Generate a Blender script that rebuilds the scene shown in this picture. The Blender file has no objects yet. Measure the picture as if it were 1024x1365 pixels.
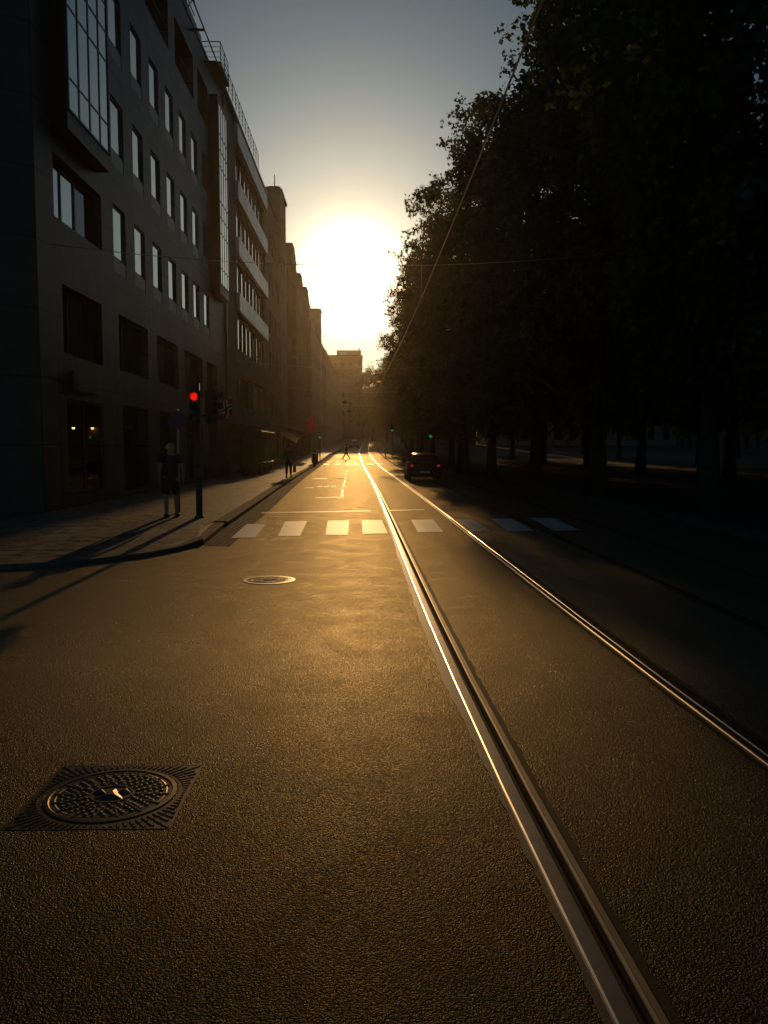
import bpy, math, random
import numpy as np
from mathutils import Vector, Matrix

sc = bpy.context.scene
C = sc.collection
R = math.radians
PI = math.pi

# ------------------------------------------------------------------ camera
CAM = Vector((0.0, 0.0, 1.70))
F = 1105.0                      # focal length in pixels of the 1024 px wide photograph
YAW, PITCH = R(-1.14), R(-4.42)
cd = bpy.data.cameras.new('camera')
cd.sensor_fit = 'HORIZONTAL'; cd.sensor_width = 36.0; cd.lens = 36.0 * F / 1024.0
cd.clip_start = 0.05; cd.clip_end = 5000
cam = bpy.data.objects.new('camera', cd); C.objects.link(cam)
cam.location = CAM
cam.rotation_euler = (R(90) + PITCH, 0, YAW)
sc.camera = cam

# ------------------------------------------------------------------ sky and sun
SUN_EL, SUN_AZ = 11.3, -0.92     # azimuth in degrees clockwise from +Y
w = bpy.data.worlds.new("World"); sc.world = w; w.use_nodes = True
nt = w.node_tree; nt.nodes.clear()
sky = nt.nodes.new('ShaderNodeTexSky'); sky.sky_type = 'NISHITA'; sky.sun_disc = False
sky.sun_elevation = R(SUN_EL); sky.sun_rotation = R(SUN_AZ)
sky.altitude = 20; sky.air_density = 1.0; sky.dust_density = .5; sky.ozone_density = 3.0
bg = nt.nodes.new('ShaderNodeBackground'); bg.inputs['Strength'].default_value = 0.145
wo = nt.nodes.new('ShaderNodeOutputWorld')
tint = nt.nodes.new('ShaderNodeMix'); tint.data_type = 'RGBA'; tint.blend_type = 'MULTIPLY'; tint.inputs[0].default_value = 1
tint.inputs[7].default_value = (.72, .96, .92, 1)
nt.links.new(sky.outputs[0], tint.inputs[6]); nt.links.new(tint.outputs[2], bg.inputs[0])
# the sun's own aureole in the sky (a physical direction in the world, not in the picture)
tosun = Vector((math.sin(R(SUN_AZ)) * math.cos(R(SUN_EL)), math.cos(R(SUN_AZ)) * math.cos(R(SUN_EL)), math.sin(R(SUN_EL))))
geo = nt.nodes.new('ShaderNodeNewGeometry')
dot = nt.nodes.new('ShaderNodeVectorMath'); dot.operation = 'DOT_PRODUCT'
tc = nt.nodes.new('ShaderNodeTexCoord')
nrm = nt.nodes.new('ShaderNodeVectorMath'); nrm.operation = 'NORMALIZE'
nt.links.new(tc.outputs['Generated'], nrm.inputs[0]); nt.links.new(nrm.outputs[0], dot.inputs[0])
dot.inputs[1].default_value = tosun
mx = nt.nodes.new('ShaderNodeMath'); mx.operation = 'MAXIMUM'; mx.inputs[1].default_value = 0.0
nt.links.new(dot.outputs['Value'], mx.inputs[0])
last = bg
for power, strength, col in ((1250.0, 60.0, (1.0, .82, .46, 1)), (150.0, 4.6, (1.0, .74, .40, 1)), (34.0, 2.1, (.98, .92, .78, 1))):
    pw = nt.nodes.new('ShaderNodeMath'); pw.operation = 'POWER'; pw.inputs[1].default_value = power
    nt.links.new(mx.outputs[0], pw.inputs[0])
    ml = nt.nodes.new('ShaderNodeMath'); ml.operation = 'MULTIPLY'; ml.inputs[1].default_value = strength
    nt.links.new(pw.outputs[0], ml.inputs[0])
    b2 = nt.nodes.new('ShaderNodeBackground'); b2.inputs[0].default_value = col
    nt.links.new(ml.outputs[0], b2.inputs['Strength'])
    ad = nt.nodes.new('ShaderNodeAddShader')
    nt.links.new(last.outputs[0], ad.inputs[0]); nt.links.new(b2.outputs[0], ad.inputs[1])
    last = ad
nt.links.new(last.outputs[0], wo.inputs[0])

sd = bpy.data.lights.new('sun', 'SUN'); sd.energy = 5.0; sd.angle = R(0.6); sd.color = (1.0, 0.55, 0.19)
so = bpy.data.objects.new('sun', sd); C.objects.link(so)
so.rotation_euler = tosun.to_track_quat('Z', 'Y').to_euler()
so.location = (0, 60, 40)

sc.view_settings.view_transform = 'Standard'
sc.view_settings.look = 'None'
sc.view_settings.exposure = -2.7
sc.view_settings.gamma = 1.0
sc.view_settings.use_curve_mapping = False
cy = sc.cycles
cy.max_bounces = 6; cy.diffuse_bounces = 3; cy.glossy_bounces = 3; cy.transmission_bounces = 3
cy.transparent_max_bounces = 6; cy.volume_bounces = 0
cy.sample_clamp_indirect = 4.0
cy.use_denoising = True

# ------------------------------------------------------------------ helpers
def gz(y):
    """height of the street at distance y: level, then rising"""
    if y < 60: return 0.0
    if y < 110: return 0.00025 * (y - 60) ** 2
    return 0.625 + 0.025 * (y - 110)

_cy, _sy = math.cos(YAW), math.sin(YAW)
MCAM = cam.rotation_euler.to_matrix()
def ray(px, py):
    return (MCAM @ Vector(((px - 512) / F, (682.5 - py) / F, -1.0))).normalized()
def gp(px, py, dz=0.0):
    """ground point seen in the photograph at that pixel"""
    d = ray(px, py); t = 0.0; step = 0.05
    while t < 600:
        p = CAM + d * t
        if p.z <= gz(p.y) + dz: return Vector((p.x, p.y, gz(p.y) + dz))
        t += step; step *= 1.003
    p = CAM + d * 300
    return Vector((p.x, p.y, gz(p.y) + dz))
def fz(px, X):
    """distance of the plane x = X at picture column px (VP column 490)"""
    return -X * F / (490 - px)

class MB:
    def __init__(s): s.v = []; s.f = []; s.mi = []
    def quad(s, a, b, c, d, m=0):
        n = len(s.v); s.v += [tuple(a), tuple(b), tuple(c), tuple(d)]; s.f.append((n, n+1, n+2, n+3)); s.mi.append(m)
    def poly(s, pts, m=0):
        n = len(s.v); s.v += [tuple(p) for p in pts]; s.f.append(tuple(range(n, n+len(pts)))); s.mi.append(m)
    def box(s, x0, x1, y0, y1, z0, z1, m=0):
        n = len(s.v)
        s.v += [(x0,y0,z0),(x1,y0,z0),(x1,y1,z0),(x0,y1,z0),(x0,y0,z1),(x1,y0,z1),(x1,y1,z1),(x0,y1,z1)]
        for f in ((0,3,2,1),(4,5,6,7),(0,1,5,4),(1,2,6,5),(2,3,7,6),(3,0,4,7)):
            s.f.append(tuple(n+i for i in f)); s.mi.append(m)
        return s
    def obox(s, c, ax, ay, az, m=0):
        """oriented box: centre and three half-axis vectors"""
        n = len(s.v); c = Vector(c); ax, ay, az = Vector(ax), Vector(ay), Vector(az)
        for k in (-1, 1):
            for (i, j) in ((-1,-1),(1,-1),(1,1),(-1,1)):
                s.v.append(tuple(c + ax*i + ay*j + az*k))
        for f in ((0,3,2,1),(4,5,6,7),(0,1,5,4),(1,2,6,5),(2,3,7,6),(3,0,4,7)):
            s.f.append(tuple(n+i for i in f)); s.mi.append(m)
        return s
    def tube(s, pts, r, n=8, m=0, cap=True):
        pts = [Vector(p) for p in pts]; rs = r if isinstance(r, (list, tuple)) else [r]*len(pts)
        base = len(s.v); up = Vector((0,0,1))
        prev = None
        for i, p in enumerate(pts):
            t = (pts[min(i+1, len(pts)-1)] - pts[max(i-1, 0)]).normalized()
            if prev is None:
                a = t.cross(up) if abs(t.z) < .95 else t.cross(Vector((1,0,0)))
            else:
                a = prev - t * prev.dot(t)
            a.normalize(); prev = a; b = t.cross(a)
            for k in range(n):
                an = 2*PI*k/n
                s.v.append(tuple(p + (a*math.cos(an) + b*math.sin(an))*rs[i]))
        for i in range(len(pts)-1):
            for k in range(n):
                q = base + i*n
                s.f.append((q+k, q+(k+1)%n, q+n+(k+1)%n, q+n+k)); s.mi.append(m)
        if cap:
            s.f.append(tuple(base+k for k in range(n))[::-1]); s.mi.append(m)
            q = base + (len(pts)-1)*n
            s.f.append(tuple(q+k for k in range(n))); s.mi.append(m)
        return s
    def lathe(s, prof, c=(0,0,0), n=24, m=0):
        base = len(s.v)
        for (r, z) in prof:
            for k in range(n):
                an = 2*PI*k/n
                s.v.append((c[0]+r*math.cos(an), c[1]+r*math.sin(an), c[2]+z))
        for i in range(len(prof)-1):
            for k in range(n):
                q = base+i*n
                s.f.append((q+k, q+(k+1)%n, q+n+(k+1)%n, q+n+k)); s.mi.append(m)
        return s
    def ball(s, c, r, n=10, m=0, sc3=(1,1,1)):
        base = len(s.v); c = Vector(c)
        for i in range(n+1):
            th = PI*i/n
            for k in range(n*2):
                ph = PI*k/n
                s.v.append((c.x+r*sc3[0]*math.sin(th)*math.cos(ph), c.y+r*sc3[1]*math.sin(th)*math.sin(ph), c.z+r*sc3[2]*math.cos(th)))
        for i in range(n):
            for k in range(2*n):
                q = base+i*2*n
                s.f.append((q+k, q+2*n+k, q+2*n+(k+1)%(2*n), q+(k+1)%(2*n))); s.mi.append(m)
        return s
    def build(s, name, mats, parent=None, smooth=False, local=False, label=None):
        me = bpy.data.meshes.new(name)
        v = s.v
        o0 = (0,0,0)
        if parent is not None and not local:
            # the things parented this way are unrotated
            p = parent; off = Vector((0,0,0))
            while p is not None: off += Vector(p.location); p = p.parent
            v = [(a-off.x, b-off.y, c-off.z) for a, b, c in v]
        me.from_pydata(v, [], s.f)
        if not isinstance(mats, (list, tuple)): mats = [mats]
        for m in mats: me.materials.append(m)
        me.polygons.foreach_set('material_index', s.mi)
        if smooth: me.polygons.foreach_set('use_smooth', [True]*len(s.f))
        me.update()
        o = bpy.data.objects.new(name, me); C.objects.link(o)
        if parent is not None: o.parent = parent
        if label: o['label'] = label
        return o

def tag(o, label=None, cat=None, group=None, kind=None):
    if label: o['label'] = label
    if cat: o['category'] = cat
    if group: o['group'] = group
    if kind: o['kind'] = kind
    return o
def thing(name, label, cat, loc=(0,0,0), rz=0, group=None):
    o = bpy.data.objects.new(name, None); C.objects.link(o)
    o.location = loc; o.rotation_euler = (0,0,rz); o.empty_display_size = .2
    return tag(o, label, cat, group)
def copy_tree(o, parent=None):
    c = o.copy(); C.objects.link(c)
    c.parent = parent
    for ch in list(KIDS(o)): copy_tree(ch, c)
    return c
def KIDS(o): return [x for x in C.objects if x.parent == o]

# ------------------------------------------------------------------ materials
def mat(name, col, rough=.6, metal=0.0, spec=.5, emit=None, es=1.0, noise=None, bump=None, var=.25, coords='Object', trans=None):
    m = bpy.data.materials.new(name); m.use_nodes = True
    t = m.node_tree; b = t.nodes['Principled BSDF']
    b.inputs['Base Color'].default_value = (*col, 1); b.inputs['Roughness'].default_value = rough
    b.inputs['Metallic'].default_value = metal; b.inputs['Specular IOR Level'].default_value = spec
    if emit: b.inputs['Emission Color'].default_value = (*emit, 1); b.inputs['Emission Strength'].default_value = es
    if noise or bump:
        tc = t.nodes.new('ShaderNodeTexCoord')
    if noise:
        n = t.nodes.new('ShaderNodeTexNoise'); n.inputs['Scale'].default_value = noise; n.inputs['Detail'].default_value = 6
        t.links.new(tc.outputs[coords], n.inputs['Vector'])
        r = t.nodes.new('ShaderNodeValToRGB')
        r.color_ramp.elements[0].position = .3; r.color_ramp.elements[1].position = .72
        r.color_ramp.elements[0].color = (*[c*(1-var) for c in col], 1)
        r.color_ramp.elements[1].color = (*[min(1, c*(1+var)) for c in col], 1)
        t.links.new(n.outputs['Fac'], r.inputs[0]); t.links.new(r.outputs[0], b.inputs['Base Color'])
    if bump:
        n2 = t.nodes.new('ShaderNodeTexNoise'); n2.inputs['Scale'].default_value = bump[0]; n2.inputs['Detail'].default_value = 4
        t.links.new(tc.outputs[coords], n2.inputs['Vector'])
        bp = t.nodes.new('ShaderNodeBump'); bp.inputs['Strength'].default_value = bump[1]; bp.inputs['Distance'].default_value = bump[2]
        t.links.new(n2.outputs['Fac'], bp.inputs['Height']); t.links.new(bp.outputs[0], b.inputs['Normal'])
    return m

def asphalt_mat():
    m = bpy.data.materials.new('asphalt'); m.use_nodes = True
    t = m.node_tree; b = t.nodes['Principled BSDF']; L = t.links.new
    tc = t.nodes.new('ShaderNodeTexCoord')
    def nz(s, d=5, dist=0.0):
        n = t.nodes.new('ShaderNodeTexNoise'); n.inputs['Scale'].default_value = s; n.inputs['Detail'].default_value = d
        n.inputs['Distortion'].default_value = dist
        L(tc.outputs['Object'], n.inputs['Vector']); return n
    def ramp(src, a, ca, c, cc):
        r = t.nodes.new('ShaderNodeValToRGB'); r.color_ramp.elements[0].position = a; r.color_ramp.elements[1].position = c
        r.color_ramp.elements[0].color = (*ca, 1); r.color_ramp.elements[1].color = (*cc, 1)
        L(src, r.inputs[0]); return r
    big = nz(.35, 6); mid = nz(2.3, 5, .4)
    v = t.nodes.new('ShaderNodeTexVoronoi'); v.inputs['Scale'].default_value = 118; L(tc.outputs['Object'], v.inputs['Vector'])
    v2 = t.nodes.new('ShaderNodeTexVoronoi'); v2.inputs['Scale'].default_value = 210; L(tc.outputs['Object'], v2.inputs['Vector'])
    stone = ramp(v.outputs['Color'], .1, (.006,.0045,.003), .95, (.052,.040,.024))
    wear = ramp(big.outputs['Fac'], .34, (.50,.48,.46), .64, (1.4,1.36,1.3))
    mulc = t.nodes.new('ShaderNodeMix'); mulc.data_type = 'RGBA'; mulc.blend_type = 'MULTIPLY'; mulc.inputs[0].default_value = 1
    L(stone.outputs[0], mulc.inputs[6]); L(wear.outputs[0], mulc.inputs[7])
    grit = t.nodes.new('ShaderNodeSeparateColor'); L(v2.outputs['Color'], grit.inputs[0])
    gt = t.nodes.new('ShaderNodeMath'); gt.operation = 'GREATER_THAN'; gt.inputs[1].default_value = .955; L(grit.outputs[2], gt.inputs[0])
    gm_ = t.nodes.new('ShaderNodeMix'); gm_.data_type = 'RGBA'; gm_.inputs[7].default_value = (.32,.27,.2,1)
    L(gt.outputs[0], gm_.inputs[0]); L(mulc.outputs[2], gm_.inputs[6]); mulc = gm_
    L(mulc.outputs[2], b.inputs['Base Color'])
    rr = ramp(mid.outputs['Fac'], .3, (.41,)*3, .7, (.52,)*3)
    sepc = t.nodes.new('ShaderNodeSeparateColor'); L(v.outputs['Color'], sepc.inputs[0])
    rv = t.nodes.new('ShaderNodeMath'); rv.operation = 'MULTIPLY_ADD'; rv.inputs[1].default_value = .34
    L(sepc.outputs[1], rv.inputs[0]); rb_ = t.nodes.new('ShaderNodeMath'); rb_.operation = 'SUBTRACT'; rb_.inputs[1].default_value = .17
    L(rr.outputs[0], rb_.inputs[0]); L(rb_.outputs[0], rv.inputs[2])
    L(rv.outputs[0], b.inputs['Roughness'])
    b.inputs['Specular IOR Level'].default_value = .13
    # aggregate: rounded stones with dark gaps
    hs = t.nodes.new('ShaderNodeMath'); hs.operation = 'MULTIPLY_ADD'; hs.inputs[1].default_value = -1.0; hs.inputs[2].default_value = 1.0
    L(v.outputs['Distance'], hs.inputs[0])
    hs2 = t.nodes.new('ShaderNodeMath'); hs2.operation = 'MULTIPLY_ADD'; hs2.inputs[1].default_value = -.5
    L(v2.outputs['Distance'], hs2.inputs[0]); L(hs.outputs[0], hs2.inputs[2])
    n3 = nz(62, 3)
    hs3 = t.nodes.new('ShaderNodeMath'); hs3.operation = 'MULTIPLY_ADD'; hs3.inputs[1].default_value = .9
    L(n3.outputs['Fac'], hs3.inputs[0]); L(hs2.outputs[0], hs3.inputs[2])
    bp = t.nodes.new('ShaderNodeBump'); bp.inputs['Strength'].default_value = 1.0; bp.inputs['Distance'].default_value = .0038
    L(hs3.outputs[0], bp.inputs['Height'])
    n4 = nz(1.3, 3)
    bp2 = t.nodes.new('ShaderNodeBump'); bp2.inputs['Strength'].default_value = .2; bp2.inputs['Distance'].default_value = .004
    L(n4.outputs['Fac'], bp2.inputs['Height']); L(bp2.outputs[0], bp.inputs['Normal'])
    L(bp.outputs[0], b.inputs['Normal'])
    # rough stone sheds light at grazing angles, but its sheen stops growing (self shadowing between the stones)
    df = t.nodes.new('ShaderNodeBsdfDiffuse'); gl = t.nodes.new('ShaderNodeBsdfGlossy'); mxs = t.nodes.new('ShaderNodeMixShader')
    L(mulc.outputs[2], df.inputs['Color']); L(bp.outputs[0], df.inputs['Normal']); L(bp.outputs[0], gl.inputs['Normal'])
    gl.inputs['Color'].default_value = (.97,.87,.64,1); L(rv.outputs[0], gl.inputs['Roughness'])
    lw = t.nodes.new('ShaderNodeLayerWeight'); lw.inputs['Blend'].default_value = .5
    p5 = t.nodes.new('ShaderNodeMath'); p5.operation = 'POWER'; p5.inputs[1].default_value = 5.0
    L(lw.outputs['Facing'], p5.inputs[0])
    k1 = t.nodes.new('ShaderNodeMath'); k1.operation = 'MULTIPLY_ADD'; k1.inputs[1].default_value = .72; k1.inputs[2].default_value = .020
    L(p5.outputs[0], k1.inputs[0])
    k2 = t.nodes.new('ShaderNodeMath'); k2.operation = 'MINIMUM'; k2.inputs[1].default_value = .205
    L(k1.outputs[0], k2.inputs[0])
    L(k2.outputs[0], mxs.inputs[0]); L(df.outputs[0], mxs.inputs[1]); L(gl.outputs[0], mxs.inputs[2])
    L(mxs.outputs[0], t.nodes['Material Output'].inputs[0]); t.nodes.remove(b)
    return m

def brick_mat(name, c1, c2, mortar, bw, bh, ms, rough=.7, plane='XY', bump=.5, bdist=.01, offset=.5, rot=0.0, spec=.4, rvar=0.0):
    """a slab / panel / brick pattern laid in real metres"""
    m = bpy.data.materials.new(name); m.use_nodes = True
    t = m.node_tree; b = t.nodes['Principled BSDF']; L = t.links.new
    tc = t.nodes.new('ShaderNodeTexCoord'); sp = t.nodes.new('ShaderNodeSeparateXYZ'); cb = t.nodes.new('ShaderNodeCombineXYZ')
    L(tc.outputs['Object'], sp.inputs[0])
    a, c = {'XY': ('X','Y'), 'YZ': ('Y','Z'), 'XZ': ('X','Z')}[plane]
    L(sp.outputs[a], cb.inputs[0]); L(sp.outputs[c], cb.inputs[1])
    br = t.nodes.new('ShaderNodeTexBrick')
    br.inputs['Scale'].default_value = 1.0; br.inputs['Brick Width'].default_value = bw; br.inputs['Row Height'].default_value = bh
    br.inputs['Mortar Size'].default_value = ms; br.inputs['Mortar Smooth'].default_value = .2; br.offset = offset
    br.inputs['Color1'].default_value = (*c1,1); br.inputs['Color2'].default_value = (*c2,1); br.inputs['Mortar'].default_value = (*mortar,1)
    mp = t.nodes.new('ShaderNodeMapping'); mp.inputs['Rotation'].default_value = (0,0,rot)
    L(cb.outputs[0], mp.inputs[0]); L(mp.outputs[0], br.inputs['Vector'])
    n = t.nodes.new('ShaderNodeTexNoise'); n.inputs['Scale'].default_value = 1.4; n.inputs['Detail'].default_value = 8
    L(tc.outputs['Object'], n.inputs['Vector'])
    r = t.nodes.new('ShaderNodeValToRGB'); r.color_ramp.elements[0].color = (.68,.68,.68,1); r.color_ramp.elements[1].color = (1.2,1.2,1.2,1)
    r.color_ramp.elements[0].position = .3; r.color_ramp.elements[1].position = .7
    L(n.outputs['Fac'], r.inputs[0])
    mm = t.nodes.new('ShaderNodeMix'); mm.data_type = 'RGBA'; mm.blend_type = 'MULTIPLY'; mm.inputs[0].default_value = 1
    L(br.outputs['Color'], mm.inputs[6]); L(r.outputs[0], mm.inputs[7]); L(mm.outputs[2], b.inputs['Base Color'])
    b.inputs['Roughness'].default_value = rough; b.inputs['Specular IOR Level'].default_value = spec
    if rvar:
        nr = t.nodes.new('ShaderNodeTexNoise'); nr.inputs['Scale'].default_value = 3.5; nr.inputs['Detail'].default_value = 6; nr.inputs['Roughness'].default_value = .7
        L(tc.outputs['Object'], nr.inputs['Vector'])
        mr = t.nodes.new('ShaderNodeMapRange'); mr.inputs[1].default_value = .38; mr.inputs[2].default_value = .62
        mr.inputs[3].default_value = rough-rvar; mr.inputs[4].default_value = rough+rvar
        L(nr.outputs['Fac'], mr.inputs[0]); L(mr.outputs[0], b.inputs['Roughness'])
    inv = t.nodes.new('ShaderNodeMath'); inv.operation = 'MULTIPLY_ADD'; inv.inputs[1].default_value = -1; inv.inputs[2].default_value = 1
    L(br.outputs['Fac'], inv.inputs[0])
    n2 = t.nodes.new('ShaderNodeTexNoise'); n2.inputs['Scale'].default_value = 45; n2.inputs['Detail'].default_value = 4
    L(tc.outputs['Object'], n2.inputs['Vector'])
    ma = t.nodes.new('ShaderNodeMath'); ma.operation = 'MULTIPLY_ADD'; ma.inputs[1].default_value = .35
    L(n2.outputs['Fac'], ma.inputs[0]); L(inv.outputs[0], ma.inputs[2])
    bp = t.nodes.new('ShaderNodeBump'); bp.inputs['Strength'].default_value = bump; bp.inputs['Distance'].default_value = bdist
    L(ma.outputs[0], bp.inputs['Height']); L(bp.outputs[0], b.inputs['Normal'])
    return m

def paint_mat():
    """worn thermoplastic road paint"""
    m = bpy.data.materials.new('road_paint'); m.use_nodes = True
    t = m.node_tree; b = t.nodes['Principled BSDF']; L = t.links.new
    tc = t.nodes.new('ShaderNodeTexCoord')
    n = t.nodes.new('ShaderNodeTexNoise'); n.inputs['Scale'].default_value = 14; n.inputs['Detail'].default_value = 8; n.inputs['Roughness'].default_value = .7
    L(tc.outputs['Object'], n.inputs['Vector'])
    r = t.nodes.new('ShaderNodeValToRGB'); r.color_ramp.elements[0].position = .33; r.color_ramp.elements[1].position = .43
    r.color_ramp.elements[0].color = (.3,.28,.25,1); r.color_ramp.elements[1].color = (.85,.83,.77,1)
    L(n.outputs['Fac'], r.inputs[0]); L(r.outputs[0], b.inputs['Base Color'])
    b.inputs['Roughness'].default_value = .5; b.inputs['Specular IOR Level'].default_value = .3
    n2 = t.nodes.new('ShaderNodeTexNoise'); n2.inputs['Scale'].default_value = 90
    L(tc.outputs['Object'], n2.inputs['Vector'])
    bp = t.nodes.new('ShaderNodeBump'); bp.inputs['Strength'].default_value = .5; bp.inputs['Distance'].default_value = .003
    L(n2.outputs['Fac'], bp.inputs['Height']); L(bp.outputs[0], b.inputs['Normal'])
    return m

def leaf_mat(name, col, tcol):
    m = bpy.data.materials.new(name); m.use_nodes = True
    t = m.node_tree; t.nodes.clear(); L = t.links.new
    out = t.nodes.new('ShaderNodeOutputMaterial')
    tc = t.nodes.new('ShaderNodeTexCoord'); n = t.nodes.new('ShaderNodeTexNoise'); n.inputs['Scale'].default_value = .9; n.inputs['Detail'].default_value = 5
    L(tc.outputs['Object'], n.inputs['Vector'])
    def rmp(c):
        r = t.nodes.new('ShaderNodeValToRGB'); r.color_ramp.elements[0].position = .3; r.color_ramp.elements[1].position = .7
        r.color_ramp.elements[0].color = (*[x*.6 for x in c],1); r.color_ramp.elements[1].color = (*[x*1.3 for x in c],1)
        L(n.outputs['Fac'], r.inputs[0]); return r
    d = t.nodes.new('ShaderNodeBsdfDiffuse'); L(rmp(col).outputs[0], d.inputs[0])
    tr = t.nodes.new('ShaderNodeBsdfTranslucent'); L(rmp(tcol).outputs[0], tr.inputs[0])
    mx = t.nodes.new('ShaderNodeMixShader'); mx.inputs[0].default_value = .4
    L(d.outputs[0], mx.inputs[1]); L(tr.outputs[0], mx.inputs[2])
    g = t.nodes.new('ShaderNodeBsdfGlossy'); g.inputs['Roughness'].default_value = .45; g.inputs[0].default_value = (1,1,1,1)
    m2 = t.nodes.new('ShaderNodeMixShader'); m2.inputs[0].default_value = .05
    L(mx.outputs[0], m2.inputs[1]); L(g.outputs[0], m2.inputs[2]); L(m2.outputs[0], out.inputs[0])
    return m

def fabric_mat(name, col, tfac=.5):
    m = bpy.data.materials.new(name); m.use_nodes = True
    t = m.node_tree; t.nodes.clear(); L = t.links.new
    out = t.nodes.new('ShaderNodeOutputMaterial')
    tc = t.nodes.new('ShaderNodeTexCoord'); n = t.nodes.new('ShaderNodeTexNoise'); n.inputs['Scale'].default_value = 6
    L(tc.outputs['Object'], n.inputs['Vector'])
    r = t.nodes.new('ShaderNodeValToRGB'); r.color_ramp.elements[0].color = (*[x*.8 for x in col],1); r.color_ramp.elements[1].color = (*[min(1,x*1.1) for x in col],1)
    L(n.outputs['Fac'], r.inputs[0])
    d = t.nodes.new('ShaderNodeBsdfDiffuse'); tr = t.nodes.new('ShaderNodeBsdfTranslucent'); L(r.outputs[0], d.inputs[0]); L(r.outputs[0], tr.inputs[0])
    mx = t.nodes.new('ShaderNodeMixShader'); mx.inputs[0].default_value = tfac
    L(d.outputs[0], mx.inputs[1]); L(tr.outputs[0], mx.inputs[2]); L(mx.outputs[0], out.inputs[0])
    return m

def glass_mat(name, tint, refl=.5, rough=.03, wave=.0):
    """coated window glass: a mirror-like skin over a dark room"""
    m = bpy.data.materials.new(name); m.use_nodes = True
    t = m.node_tree; b = t.nodes['Principled BSDF']; L = t.links.new
    tc = t.nodes.new('ShaderNodeTexCoord'); n = t.nodes.new('ShaderNodeTexNoise'); n.inputs['Scale'].default_value = .8
    L(tc.outputs['Object'], n.inputs['Vector'])
    b.inputs['Base Color'].default_value = (*tint,1); b.inputs['Metallic'].default_value = refl
    b.inputs['Roughness'].default_value = rough; b.inputs['IOR'].default_value = 1.7
    bp = t.nodes.new('ShaderNodeBump'); bp.inputs['Strength'].default_value = .15; bp.inputs['Distance'].default_value = .01
    L(n.outputs['Fac'], bp.inputs['Height']); L(bp.outputs[0], b.inputs['Normal'])
    return m

def shop_glass_mat():
    m = bpy.data.materials.new('shop_glass'); m.use_nodes = True
    t = m.node_tree; t.nodes.clear(); L = t.links.new
    out = t.nodes.new('ShaderNodeOutputMaterial'); fr = t.nodes.new('ShaderNodeFresnel'); fr.inputs[0].default_value = 1.5
    tr = t.nodes.new('ShaderNodeBsdfTransparent'); tr.inputs[0].default_value = (.8,.82,.8,1)
    g = t.nodes.new('ShaderNodeBsdfGlossy'); g.inputs['Roughness'].default_value = .02
    mx = t.nodes.new('ShaderNodeMixShader'); L(fr.outputs[0], mx.inputs[0]); L(tr.outputs[0], mx.inputs[1]); L(g.outputs[0], mx.inputs[2])
    L(mx.outputs[0], out.inputs[0]); return m

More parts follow.
